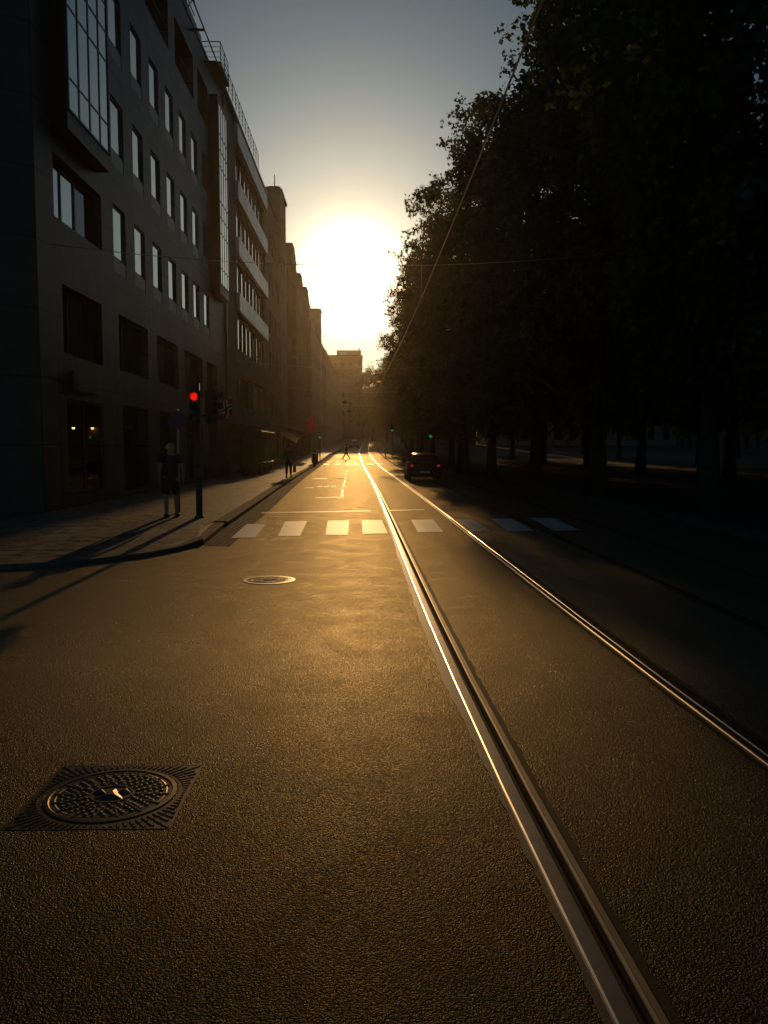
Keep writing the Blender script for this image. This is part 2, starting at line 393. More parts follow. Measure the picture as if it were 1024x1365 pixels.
M = {
 'asphalt': asphalt_mat(),
 'paint': paint_mat(),
 'tar': mat('tar_sealant', (.05,.04,.028), .50, spec=.6, bump=(60,.5,.002), noise=6),
 'tar2': mat('dry_tar', (.045,.034,.022), .7, spec=.12, bump=(60,.5,.002), noise=6),
 'steel': mat('rail_steel', (.55,.50,.44), .30, metal=1.0, noise=9, var=.12, bump=(120,.15,.001)),
 'lip': mat('rail_lip_steel', (.72,.64,.50), .40, metal=1.0, noise=3, var=.12),
 'rust': mat('rail_groove_rust', (.03,.018,.011), .85, noise=1.5, var=.1),
 'shade_steel': mat('shaded_rail_steel', (.05,.04,.03), .8, spec=.1, noise=3),
 'iron': mat('cast_iron', (.19,.14,.09), .40, metal=.85, noise=30, var=.3, bump=(150,.4,.001)),
 'slab': brick_mat('sidewalk_slabs', (.15,.13,.105), (.09,.08,.065), (.015,.013,.011), .9, .6, .035, .58, 'XY', 1.0, .014, rvar=.22),
 'cobble': brick_mat('gutter_setts', (.15,.135,.115), (.085,.078,.068), (.02,.019,.017), .14, .11, .022, .8, 'XY', 1.0, .02, rot=R(90), spec=.08),
 'kerb': brick_mat('kerb_granite', (.15,.135,.12), (.12,.11,.095), (.05,.045,.04), 1.1, 1.1, .012, .85, 'XY', .5, .006, spec=.12),
 'park': mat('park_gravel', (.055,.046,.034), .9, noise=1.2, var=.35, bump=(30,.7,.02)),
 'granite': brick_mat('granite_cladding', (.140,.098,.082), (.092,.064,.054), (.018,.013,.012), 1.2, 1.65, .03, .5, 'YZ', .4, .008, 0.0, spec=.35),
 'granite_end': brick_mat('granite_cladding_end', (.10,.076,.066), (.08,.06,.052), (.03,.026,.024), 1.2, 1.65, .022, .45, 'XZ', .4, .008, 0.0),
 'spandrel': mat('window_spandrel', (.22,.20,.17), .45, noise=3),
 'frame': mat('window_frame', (.035,.03,.028), .4, noise=8),
 'glass': glass_mat('sky_glass', (.84,.79,.70), .85),
 'darkglass': glass_mat('dark_glass', (.03,.025,.022), .05, .08),
 'shopglass': shop_glass_mat(),
 'room': mat('room_dark', (.05,.035,.03), .8, noise=2),
 'band': brick_mat('balcony_concrete', (.74,.71,.62), (.66,.63,.55), (.18,.17,.15), .62, 3.0, .03, .38, 'YZ', .4, .01, 0.0, spec=.8),
 'stucco': mat('warm_stucco', (.30,.235,.17), .85, noise=1.1, var=.2, bump=(20,.3,.01)),
 'stucco2': mat('red_brown_stucco', (.26,.17,.12), .85, noise=1.1, var=.2, bump=(20,.3,.01)),
 'concrete': mat('pale_concrete', (.42,.38,.32), .75, noise=1.4, var=.2, bump=(14,.3,.01)),
 'brickwall': brick_mat('brick_wall', (.22,.10,.07), (.17,.08,.055), (.2,.18,.15), .25, .075, .008, .8, 'YZ', .5, .008),
 'slate': mat('slate_roof', (.06,.058,.06), .6, noise=3, bump=(12,.4,.02)),
 'metal': mat('dark_metal', (.05,.048,.045), .42, metal=.6, noise=12),
 'pole': mat('pole_paint', (.06,.062,.058), .45, metal=.3, noise=10),
 'galv': mat('galvanised_steel', (.42,.41,.38), .38, metal=.8, noise=10),
 'wire': mat('copper_wire', (.70,.56,.34), .30, metal=.7),
 'black': mat('black_plastic', (.02,.02,.02), .5, noise=20),
 'rubber': mat('tyre_rubber', (.022,.022,.022), .8, noise=40),
 'red_on': mat('red_lamp', (.5,.02,.01), .4, emit=(1.0,.012,.006), es=5, noise=80, var=.1),
 'green_on': mat('green_lamp', (.02,.5,.2), .4, emit=(.01,.8,.32), es=2.4, noise=80, var=.1),
 'tail_on': mat('tail_lamp', (.5,.02,.01), .3, emit=(1.0,.03,.02), es=1.6, noise=80, var=.1),
 'lens_off': mat('lens_unlit', (.03,.03,.02), .25, noise=80),
 'warm_on': mat('shop_bulb', (.9,.6,.3), .4, emit=(1.0,.5,.2), es=28, noise=80, var=.1),
 'amber_on': mat('amber_lamp', (.8,.35,.05), .4, emit=(1.0,.28,.03), es=4, noise=60, var=.1),
 'sign_blue': mat('sign_blue', (.012,.025,.12), .4, noise=20), 'sign_red': mat('sign_red', (.2,.012,.012), .4, noise=20),
 'bark': mat('bark', (.06,.045,.034), .9, noise=7, var=.4, bump=(12,.9,.04)),
 'leaf': leaf_mat('linden_leaf', (.026,.042,.011), (.17,.20,.02)),
 'leaf2': leaf_mat('shrub_leaf', (.05,.085,.02), (.16,.24,.03)),
 'awning': fabric_mat('cream_awning', (.86,.78,.6), .7),
 'awning_dark': fabric_mat('dark_awning', (.10,.045,.035), .2),
 'flag_red': fabric_mat('flag_red', (.40,.025,.02), .4), 'flag_white': fabric_mat('flag_white', (.75,.72,.68), .5), 'flag_blue': fabric_mat('flag_blue', (.02,.03,.18), .5),
 'wood': mat('oiled_wood', (.22,.12,.06), .45, noise=8), 'alu': mat('brushed_table_top', (.6,.58,.54), .28, metal=.8, noise=12, var=.1),
 'skin': mat('skin', (.42,.26,.18), .5, noise=20, var=.08), 'hair_light': fabric_mat('fair_hair', (.62,.48,.30), .55),
 'hair_dark': mat('dark_hair', (.06,.04,.03), .45, noise=60, bump=(90,.6,.006)),
 'cloth_dark': mat('dark_cotton', (.035,.033,.04), .9, noise=12, bump=(40,.3,.006)), 'cloth_blue': mat('navy_cotton', (.03,.04,.07), .9, noise=12, bump=(40,.3,.006)),
 'cloth_grey': mat('grey_cotton', (.13,.12,.11), .9, noise=12, bump=(40,.3,.006)), 'cloth_tan': mat('khaki_cotton', (.18,.14,.09), .9, noise=12, bump=(40,.3,.006)),
 'leather': mat('shoe_leather', (.04,.03,.025), .4, noise=20),
 'car_dark': mat('car_paint_dark', (.008,.008,.010), .35, metal=.0, noise=3, var=.1), 'car_pale': mat('car_paint_silver', (.30,.30,.31), .25, metal=.6, noise=3, var=.1),
 'car_glass': glass_mat('car_glass', (.05,.055,.055), .2, .04), 'chrome': mat('chrome', (.7,.7,.7), .12, metal=1, noise=10, var=.05),
 'plate': mat('plate_white', (.7,.7,.68), .4, noise=10, var=.05),
 'terracotta': mat('terracotta', (.3,.14,.08), .8, noise=8),
}
# ------------------------------------------------------------------ haze in the air (closed box, sky outside it)
hz = MB().box(-72, 92, -14, 338, -1.6, 44)
hm = bpy.data.materials.new('haze'); hm.use_nodes = True
t = hm.node_tree; t.nodes.clear()
ho = t.nodes.new('ShaderNodeOutputMaterial'); pv = t.nodes.new('ShaderNodeVolumePrincipled')
pv.inputs['Color'].default_value = (1.0, .88, .70, 1); pv.inputs['Density'].default_value = .00021; pv.inputs['Anisotropy'].default_value = .87
t.links.new(pv.outputs[0], ho.inputs['Volume'])
HAZE = hz.build('haze', hm); tag(HAZE, kind='stuff')

# ================================================================== THE GROUND
ys = [-12, -6, -2, 0, 1, 2, 3, 4, 6, 8, 10, 13, 16, 20, 25, 30, 36, 42, 50, 60] + list(range(65, 336, 5))
YS = ys
def interp(tab, y):
    if y <= tab[0][0]: 
        a, b = tab[0], tab[1]
    elif y >= tab[-1][0]:
        a, b = tab[-2], tab[-1]
    else:
        for i in range(len(tab)-1):
            if tab[i][0] <= y <= tab[i+1][0]: a, b = tab[i], tab[i+1]; break
    return a[1] + (b[1]-a[1])*(y-a[0])/(b[0]-a[0])

def rail_tab(pts):
    r = [gp(*p) for p in pts]; r.sort(key=lambda p: p.y)
    return [(p.y, p.x) for p in r]
R1 = rail_tab([(855.6,1364),(707.7,1100),(624.6,914),(583,828),(549,757),(514,680),(498,648),(487,622),(481,607),(477,600)])
R2 = rail_tab([(1010,1010),(760,825),(680,754),(578,680),(546,655),(519,633),(504,620),(492,608),(486,600)])
def smooth_tab(tab, k=.5):
    ys_ = [a for a, _ in tab]; A = np.array(ys_); Bx = np.array([b for _, b in tab])
    wts = 1/np.maximum(A, 4)
    co = np.polyfit(np.sqrt(np.maximum(A,0)), Bx, 4, w=wts)
    return co
import json
def r1(y): return interp(R1S, y)
def r2(y): return interp(R2S, y)
co1, co2 = smooth_tab(R1), smooth_tab(R2)
def evalco(co, lo, hi):
    out = []
    for y in YS:
        yy = min(max(y, lo), hi)
        x = float(np.polyval(co, math.sqrt(max(yy, .01))))
        if y < lo:
            x2 = float(np.polyval(co, math.sqrt(lo+2))); x = x + (x - x2)/2*(lo-y)
        if y > hi:
            x2 = float(np.polyval(co, math.sqrt(hi-10))); x = x + max(0,(x - x2)/10 + .02)*(y-hi)
        out.append((y, x))
    return out
R1S = evalco(co1, 2.6, 130); 
# the second rail keeps a tram's gauge from the first
G = []
for y, x in R1S: G.append((y, x + 1.46))
R2S = G
print('rails', [(round(y,1), round(x,2)) for y, x in R1], [(round(y,1), round(x,2)) for y, x in R2])
print('fit', [(y, round(x,2)) for y, x in R1S][::4])
R3S = [(y, x + 3.05 + .0) for y, x in R1S]
R4S = [(y, x + 4.51) for y, x in R1S]
def kerbR(y): return interp(R1S, y) + 6.6

kerb_px = [(452,600),(440,606),(420,619),(395,634),(370,650),(345,667),(324,681),(303,695)]
KL = [gp(*p, .12) for p in kerb_px]
KL.sort(key=lambda p: p.y)                               # near -> far
KLt = [(p.y, p.x) for p in KL]
print('kerb', [(round(a,1), round(b,2)) for a, b in KLt])
def kerbL(y):
    if y > KLt[-1][0]: return KLt[-1][1] + .0*(y-KLt[-1][0])
    return interp(KLt, y)

# ground sheet to the horizon
g = MB()
ax = [-900, -80, -30, 0, 30, 80, 900]
gy = [-200, -12] + ys[1:] + [400, 900, 2500]
for j in range(len(gy)-1):
    for i in range(len(ax)-1):
        z0, z1 = gz(min(gy[j], 330))-.1, gz(min(gy[j+1], 330))-.1
        g.quad((ax[i],gy[j],z0),(ax[i+1],gy[j],z0),(ax[i+1],gy[j+1],z1),(ax[i],gy[j+1],z1))
tag(g.build('ground', M['park']), kind='structure')

# road surface with slots where the rails lie
HW = .085
yr = sorted(set(YS + [5, 7, 9, 11.5, 14.5, 18, 22.5, 27.5, 33, 39, 46, 55]))
yr_all = yr
g = MB()
for j in range(len(yr)-1):
    a, b = yr[j], yr[j+1]
    def cols(y):
        L_ = -60 if y < 19 else kerbL(y) - .3
        c = [L_]
        for T in (R1S, R2S, R3S, R4S):
            x = interp(T, y); c += [x-HW, x+HW]
        c.append(kerbR(y)+.3); return c
    ca, cb_ = cols(a), cols(b)
    if a < 19 <= b: ca = cols(a); cb_ = cols(18.9); cb_[0] = -60
    for k in range(0, 10, 2):
        g.quad((ca[k],a,gz(a)),(ca[k+1],a,gz(a)),(cb_[k+1],b,gz(b)),(cb_[k],b,gz(b)))
road = g.build('road', M['asphalt']); tag(road, kind='structure')

# rails: grooved tram rail with its head, groove and lip
def rail(T, label, flip=1):
    prof_head = [(-HW,-.05),(-HW,.0),(-.078,.004),(-.070,.006),(-.012,.006),(-.004,.002),(.0,-.03)]
    prof_groove = [(.0,-.03),(.006,-.045),(.030,-.045),(.036,-.03)]
    prof_lip = [(.036,-.03),(.038,.002),(.041,.005),(.054,.005),(.060,.0),(HW,-.002),(HW,-.05)]
    top = thing('tram_rail', label, 'tram rail', (interp(T, 0), 0, 0), 0, 'tram rails set in the road')
    yy = yr_all
    for nm, pr, m in (('rail_head', prof_head, M['steel']), ('rail_groove', prof_groove, M['rust']), ('guard_lip', prof_lip, M['lip'])):
        g = MB(); n = len(pr)
        for y in yy:
            x = interp(T, y)
            for (u, z) in pr: g.v.append((x+u*flip, y, gz(y)+z))
        for j in range(len(yy)-1):
            for k in range(n-1):
                q = j*n+k
                f = (q, q+1, q+n+1, q+n)
                g.f.append(f if flip > 0 else f[::-1]); g.mi.append(0)
        g.build(nm, m, top)
rail(R1S, 'brightest steel tram rail, running up the middle of the road', 1)
rail(R2S, 'second tram rail from the left, running out at the right edge', -1)
M_NEAR = (M['steel'], M['lip']); M['steel'] = M['lip'] = M['shade_steel']  # tree shade on the next two rails is put into a darker steel colour
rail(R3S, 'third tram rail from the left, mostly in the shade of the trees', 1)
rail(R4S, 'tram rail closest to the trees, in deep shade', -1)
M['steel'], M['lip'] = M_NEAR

# tar joints beside the two near rails, with ragged edges
random.seed(4)
for T, nm in ((R1S, 0), (R2S, 1)):
    for side in (-1, 1):
        g = MB(); yy = []; y = 1.0
        while y < 60: yy.append(y); y += .045 + y*.006
        pts = []
        wv = .05; sw = 0.0
        for y in yy:
            wide = side < 0 and nm == 0 and 4.7 < y < 16
            sw += random.uniform(-.006, .006); sw = min(max(sw, -.010), .010)
            wd = .034 + (.034*min(1, (y-4.7)/1.2, (16-y)/3) if wide else 0)
            wv = wd + sw*.7 + random.choice((0, 0, 0, .006, -.005)) + random.uniform(-.003, .003)
            x = interp(T, y)
            pts.append(((x+side*HW, y, gz(y)+.003), (x+side*(HW+wv), y, gz(y)+.004)))
        for i in range(len(pts)-1):
            q = (pts[i][0], pts[i][1], pts[i+1][1], pts[i+1][0])
            g.quad(*(q if side > 0 else q[::-1]))
        tag(g.build('rail_sealant', M['tar'] if (side < 0 and nm == 0) else M['tar2']), kind='structure')

# painted markings
def marking(quads, name, dz=.005):
    g = MB()
    for q in quads:
        P = [gp(x, y) + Vector((0,0,dz)) for x, y in q]
        g.quad(*P)
    return tag(g.build(name, M['paint']), kind='structure')
cw = [[(308,717.5),(341,717.5),(354,699),(329,699)], [(370.5,715),(400,715),(409.5,695.5),(380,695.5)],
      [(434,713.5),(464,713.5),(465.5,694.5),(437,694.5)], [(483.5,712),(517,711.5),(509,694),(482,694)],
      [(557,710.5),(591.5,710),(577,693),(548,693.5)], [(622,709.5),(655,709),(630,692.5),(602,692.5)],
      [(678,708.5),(712,708),(682,691.5),(654,692)], [(739,707.5),(773,707),(738,691),(707,691)]]
marking(cw, 'crosswalk_markings')
marking([[(348,685),(494,681.9),(494,680.6),(350,683.6)], [(520,681.4),(566,680.4),(566,679.2),(519,680.2)]], 'stop_line')
dash = [[(420,664.2),(458,663.4),(458,662.4),(421,663.2)], [(452,664.6),(457.6,664.4),(458.4,659),(454.6,659)]]
for y0, y1, xl in ((652,658,456),(645,649.5,457.6),(640.5,643.5,459),(636,638.4,460),(631.8,633.6,461),(627.5,629,462),(623.5,624.6,463)):
    wd = 3.6*(y1-597)/62
    dash.append([(xl-wd*.5,y1),(xl+wd*.5,y1),(xl+1.0+wd*.5,y0),(xl+1.0-wd*.5,y0)])
for x in (423,432,441): dash.append([(x,649.4),(x+6.5,649.2),(x+7,648.0),(x+.8,648.2)])
dash += [[(416,639),(436,638.6),(436.3,637.4),(417,637.8)], [(405,651),(418,650.8),(418.6,649.8),(406.5,650)]]
marking(dash, 'parking_bay_markings')
z2 = []
for x in (431,445.5,460,470.5): z2.append([(x,620),(x+8,620),(x+8.3,618),(x+.6,618)])
z2 += [[(489,619.4),(499,619.2),(496.5,617.6),(487.5,617.7)],[(503,619),(511,618.9),(507.5,617.4),(500,617.5)]]
for x in (436,447,461.5,470): z2.append([(x,616),(x+7,616),(x+7,614.8),(x+.3,614.8)])
z2 += [[(450,606.6),(461,606.5),(461,605.7),(451,605.8)],[(465,604.4),(471,604.4),(471,603.6),(465,603.6)],[(446,608.6),(456,608.5),(456,607.8),(447,607.9)]]
marking(z2, 'far_crosswalk_markings')

# left pavement: slabs, kerb, dropped corner by the signal post
KH = .07
corner = [gp(272,719,.10), gp(240,729,KH), gp(200,737,KH), gp(100,748.5,KH), gp(0,754,KH), gp(-200,760,KH)]
A, B_ = gp(303,695,.09), gp(271,720,.09); Cc = gp(270,693,.12)
near = KL[0]; 
g = MB()
kl2 = [KL[0]] + KL[1:]
# far part
yk = [p.y for p in KL if p.y > near.y+.01]
yk = sorted(set([near.y] + yk + [y for y in YS if y > near.y+1]))
for a, b in zip(yk[:-1], yk[1:]):
    g.quad((-30,a,gz(a)+.12),(kerbL(a)-.28,a,gz(a)+.12),(kerbL(b)-.28,b,gz(b)+.12),(-30,b,gz(b)+.12))
y0 = near.y
lst = [(-30,y0,.12)] + [(p.x-.12, p.y+.25, .12) for p in corner[:0]]
inner = [Vector((p.x-.1, p.y+.26, KH)) for p in corner]
inner[0] = Vector((corner[0].x-.2, corner[0].y+.2, .10))
poly = [Vector((-30,y0,.12)), Vector((-30, inner[-1].y, .12))] + inner[::-1] + [Cc, Vector((kerbL(y0)-.28, y0, .12))]
g.poly(poly)
A2 = Vector((kerbL(y0)-.28, y0, .12))
Bq, Aq = Vector((B_.x-.15,B_.y+.2,.102)), Vector((A.x-.26,A.y+.02,.102))
g.poly([Cc, Aq, A2]); g.poly([Cc, Bq, Aq]); g.poly([inner[0], Bq, Cc])
tag(g.build('sidewalk', M['slab']), kind='structure')
def sweep_kerb(pts_out, pts_in, ztop, name='kerb'):
    g = MB(); r = .02
    for i in range(len(pts_out)-1):
        a, b = pts_out[i], pts_out[i+1]; c, d = pts_in[i], pts_in[i+1]
        za, zb = ztop[i], ztop[i+1]; ga, gb = gz(a.y)-.05, gz(b.y)-.05
        def at(p, z): return (p.x, p.y, z)
        ia, ib = a.lerp(c, .12), b.lerp(d, .12)
        g.quad(at(a,ga), at(b,gb), at(b,zb-r), at(a,za-r))
        g.quad(at(a,za-r), at(b,zb-r), at(ib,zb), at(ia,za))
        g.quad(at(ia,za), at(ib,zb), at(d,zb), at(c,za))
        g.quad(at(c,za), at(d,zb), at(d,gb), at(c,ga))
    return tag(g.build(name, M['kerb']), kind='structure')
po = [Vector((kerbL(y), y, 0)) for y in reversed(yk)] + [Vector((A.x,A.y,0)), Vector((B_.x,B_.y,0))] + [Vector((p.x,p.y,0)) for p in corner]
pi_ = [Vector((kerbL(y)-.28, y, 0)) for y in reversed(yk)] + [Vector((A.x-.26,A.y+.02,0)), Vector((B_.x-.15,B_.y+.2,0))] + [Vector((p.x,p.y,0)) for p in inner]
zt = [gz(y)+.123 for y in reversed(yk)] + [.103, .103] + [.103] + [KH+.003]*(len(corner)-1)
sweep_kerb(po, pi_, zt)
# gutter of small setts along the kerb
g = MB()
for a, b in zip(yk[:-1], yk[1:]):
    if a > 150: break
    g.quad((kerbL(a)-.01,a,gz(a)+.004),(kerbL(a)+.52,a,gz(a)+.004),(kerbL(b)+.52,b,gz(b)+.004),(kerbL(b)-.01,b,gz(b)+.004))
g.quad((B_.x+.0,B_.y-.05,.004),(B_.x+.5,B_.y-.25,.004),(kerbL(y0)+.52,y0,.004),(kerbL(y0)-.01,y0,.004))
tag(g.build('gutter', M['cobble']), kind='structure')

# right pavement and park ground
g = MB()
for a, b in zip(YS[:-1], YS[1:]):
    g.quad((kerbR(a)+.28,a,gz(a)+.12),(70,a,gz(a)+.12),(70,b,gz(b)+.12),(kerbR(b)+.28,b,gz(b)+.12))
tag(g.build('park_path', M['park']), kind='structure')
yb = list(reversed(YS))
sweep_kerb([Vector((kerbR(y),y,0)) for y in YS], [Vector((kerbR(y)+.28,y,0)) for y in YS], [gz(y)+.123 for y in YS], 'kerb')

# ================================================================== LEFT BUILDINGS
XF = -7.9
def holes_wall(g, X, y0, y1, z0, z1, holes, depth, m=0, mrev=0):
    """a facade at x = X with rectangular openings (y0,y1,z0,z1) and their reveals"""
    Ys = sorted(set([y0, y1] + [h[0] for h in holes] + [h[1] for h in holes]))
    Zs = sorted(set([z0, z1] + [h[2] for h in holes] + [h[3] for h in holes]))
    for i in range(len(Ys)-1):
        for j in range(len(Zs)-1):
            yc, zc = (Ys[i]+Ys[i+1])/2, (Zs[j]+Zs[j+1])/2
            if any(h[0] < yc < h[1] and h[2] < zc < h[3] for h in holes): continue
            g.quad((X,Ys[i],Zs[j]),(X,Ys[i+1],Zs[j]),(X,Ys[i+1],Zs[j+1]),(X,Ys[i],Zs[j+1]), m)
    for h in holes:
        a, b, c, d = h[:4]; dp = h[4] if len(h) > 4 else depth; Xi = X-dp
        g.quad((X,a,c),(Xi,a,c),(Xi,b,c),(X,b,c), mrev); g.quad((X,a,d),(X,b,d),(Xi,b,d),(Xi,a,d), mrev)
        g.quad((X,a,c),(X,a,d),(Xi,a,d),(Xi,a,c), mrev); g.quad((X,b,c),(Xi,b,c),(Xi,b,d),(X,b,d), mrev)

RW = random.Random(5)
def window(par, X, a, b, c, d, cols=1, rows=1, fw=.06, glass='glass', thick=.05, name='window', bars=None):
    """frame with mullions, and its panes as a sub-part"""
    g = MB()
    x0, x1 = X, X+thick
    g.box(x0,x1,a,b,c,c+fw); g.box(x0,x1,a,b,d-fw,d); g.box(x0,x1,a,a+fw,c+fw,d-fw); g.box(x0,x1,b-fw,b,c+fw,d-fw)
    for k in range(1, cols):
        y = a+(b-a)*k/cols; g.box(x0,x1-.002,y-fw*.45,y+fw*.45,c+fw,d-fw)
    zz = bars if bars else [c+(d-c)*k/rows for k in range(1, rows)]
    for z in zz: g.box(x0,x1-.004,a+fw,b-fw,z-fw*.45,z+fw*.45)
    f = g.build(name, M['frame'], par)
    p = MB(); e1, e2, e3 = [RW.uniform(-.006,.006) for _ in range(3)]
    ya_, yb2, za_, zb2 = a+fw*.5, b-fw*.5, c+fw*.5, d-fw*.5
    p.quad((x0+.015+e1,ya_,za_),(x0+.015+e2,yb2,za_),(x0+.015+e2+e3,yb2,zb2),(x0+.015+e1+e3,ya_,zb2))
    if glass != 'shopglass': p.quad((x0+.002,yb2,za_),(x0+.002,ya_,za_),(x0+.002,ya_,zb2),(x0+.002,yb2,zb2))
    p.build('pane', M[glass], f)
    return f

# ---- building one: dark stone office with projecting glazed bays
b1 = thing('office_building', 'tall dark stone office building at the left with two projecting glazed bays', 'building', (XF, 20.4, .12))
Y0, Y1, TOP = 20.4, 46.2, 20.8
holes = []
wcols = [26.55+2.4*k for k in range(7)]
for r, zt_ in enumerate((9.3, 12.6, 15.9)):
    for y in wcols:
        holes.append((y, y+1.32, zt_-2.1, zt_, .26))
log = [(26.6,29.9),(31.0,34.5),(35.6,39.3),(40.2,42.6)]
for a, b in log: holes.append((a, b, 17.5, 19.4, 1.2))
big2 = [(22.0,25.2),(26.9,30.4),(31.7,35.2),(36.4,40.3),(41.4,44.2)]
for a, b in big2: holes.append((a, b, 4.15, 5.95, .35))
shop = [(22.1,25.1),(27.1,30.2),(31.9,35.0),(36.6,40.1),(41.6,44.0)]
holes.append((22.1,25.1,.45,3.0,1.6))
for a, b in shop[1:]: holes.append((a, b, .3, 3.1, .5))
holes.append((21.6,25.4,7.55,9.15,.3))
wl = MB()
holes_wall(wl, XF, Y0, Y1, -.3, TOP, holes, .25)
# chamfered corner, end wall, far wall, back, roof
c1 = (XF-.92, Y0-.50)
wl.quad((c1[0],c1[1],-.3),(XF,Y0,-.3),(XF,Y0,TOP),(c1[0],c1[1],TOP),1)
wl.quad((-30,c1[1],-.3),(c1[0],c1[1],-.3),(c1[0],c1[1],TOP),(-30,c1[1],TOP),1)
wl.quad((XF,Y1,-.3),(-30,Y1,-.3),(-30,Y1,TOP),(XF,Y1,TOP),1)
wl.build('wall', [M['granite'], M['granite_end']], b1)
rf = MB()
rf.poly([(XF,Y0,TOP),(XF,Y1,TOP),(-30,Y1,TOP),(-30,c1[1],TOP),(c1[0],c1[1],TOP)])
rf.box(XF-.35,XF+.05,Y0+.0,Y1-.02,TOP+.003,TOP+.14)
rf.box(-28,-11,24,Y1-1.0,TOP+.003,TOP+2.6)
rf.build('roof', M['metal'], b1)
for (a, b, c, d, dp) in [h for h in holes[:21]]:
    f = window(b1, XF-.10, a+.02, b-.02, c+.48, d-.02, 1, 1, .05)
    s = MB().box(XF-.10,XF-.01,a+.02,b-.02,c+.02,c+.44)
    s.build('sill_panel', M['spandrel'], f)
for a, b in log:
    window(b1, XF-1.15, a+.02, b-.02, 17.55, 19.35, 3, 1, .06, 'darkglass')
    MB().tube([(XF-.1,a,18.4),(XF-.1,b,18.4)], .02).build('railing', M['metal'], b1)
for a, b in big2: window(b1, XF-.3, a+.02, b-.02, 4.2, 5.9, 3, 1, .07, 'darkglass')
for a, b in shop[1:]:
    window(b1, XF-.45, a+.02, b-.02, .35, 3.05, 3, 1, .07, 'darkglass', name='shop_window', bars=[2.4])
window(b1, XF-.26, 21.62, 23.75, 7.57, 9.1, 2, 1, .06, 'glass')
window(b1, XF-.27, 23.76, 25.38, 7.57, 9.1, 1, 1, .06, 'darkglass')
# lit shop window near the corner, with its little room
sw_ = window(b1, XF-.12, 22.12, 25.08, .47, 2.98, 2, 1, .06, 'shopglass', name='shop_window')
rm = MB()
rm.quad((XF-1.6,22.1,.45),(XF-1.6,25.1,.45),(XF-1.6,25.1,3.0),(XF-1.6,22.1,3.0))
rm.box(XF-1.5,XF-.3,22.2,25.0,.46,.75)
rm.build('shop_interior', M['room'], b1)
sb = MB().box(XF+.003,XF+.10,22.4,24.4,3.25,3.75); sg = sb.build('sign_board', M['frame'], b1)
MB().box(XF+.102,XF+.106,22.75,22.85,3.3,3.7).build('sign_panel', M['spandrel'], sg)
for i, (y, z) in enumerate(((23.4, 2.27), (25.0, 2.30))):
    o = thing('spot_lamp', ('warm lit shop lamp in the corner window, the left one','warm lit shop lamp in the corner window, the right one')[i], 'lamp', (XF-.3, y, 3.0), 0, 'lamps in the shop window')
    MB().tube([(XF-.3,y,3.0),(XF-.3,y,z+.07)], .008).build('cord', M['black'], o)
    MB().lathe([(.0,.09),(.03,.09),(.065,0),(.06,0),(.03,.08)], (XF-.3,y,z), 16).build('lamp_shade', M['metal'], o, True)
    MB().ball((XF-.3,y,z-.005), .042, 8).build('bulb', M['warm_on'], o, True)
# a rack of goods behind the shop glass
o = thing('display_stand', 'low display stand with pale boxes behind the corner shop glass', 'display stand', (XF-.4, 23.9, .75))
MB().box(XF-.6,XF-.2,22.9,25.0,.752,.80).box(XF-.6,XF-.2,22.9,25.0,1.15,1.19).box(XF-.6,XF-.56,22.9,25.0,.80,1.15).build('shelf', M['wood'], o)
for k in range(7):
    yy_ = 22.95+.28*k
    MB().box(XF-.52,XF-.26,yy_,yy_+.2,.803,.803+.18+.04*(k%3)).build('box', M['concrete'], o)
o = thing('mannequin', 'reddish draped mannequin torso behind the corner shop glass', 'mannequin', (XF-.38, 23.2, 1.19))
MB().lathe([(.0,0),(.10,0),(.10,.02),(.02,.03),(.02,.12),(.14,.16),(.17,.3),(.13,.45),(.19,.62),(.16,.72),(.05,.78),(.045,.86),(.0,.87)], (XF-.38,23.2,1.195), 20).build('torso', M['flag_red'], o, True)

def oriel(par, y0, y1, zb, zt_, X=-7.5):
    o = MB()
    # base panel, soffit, side cheeks
    o.box(XF+.002,X,y0,y1,zb,zb+.48); o.box(XF+.002,X,y0,y1,zt_,zt_+.3)
    o.box(XF+.002,X-.03,y0,y0+.06,zb+.48,zt_); o.box(XF+.002,X-.03,y1-.06,y1,zb+.48,zt_)
    q = o.build('bay', M['granite'], par)
    for k in range(1, 4): 
        y = y0+(y1-y0)*k/4
    g = MB(); n = 4; z = zb+.48
    g.box(X-.03,X+.05,y0,y0+.07,z,zt_); g.box(X-.03,X+.05,y1-.07,y1,z,zt_)
    for k in range(1, n):
        y = y0+(y1-y0)*k/n; g.box(X-.03,X+.036,y-.03,y+.03,z,zt_)
    zz = z; i = 0; st = (.78, 1.75, .82)
    while zz < zt_-.05:
        g.box(X-.03,X+.03,y0+.07,y1-.07,zz,zz+.05); zz += st[i%3]; i += 1
    g.box(X-.03,X+.03,y0+.07,y1-.07,zt_-.05,zt_)
    f = g.build('window', M['frame'], q)
    MB().box(X+.010,X+.016,y0+.04,y1-.04,z+.02,zt_-.02).build('pane', M['glass'], f)
    return q
oriel(b1, 21.6, 25.0, 9.7, 20.2)
oriel(b1, 43.2, 45.95, 9.6, 19.1)
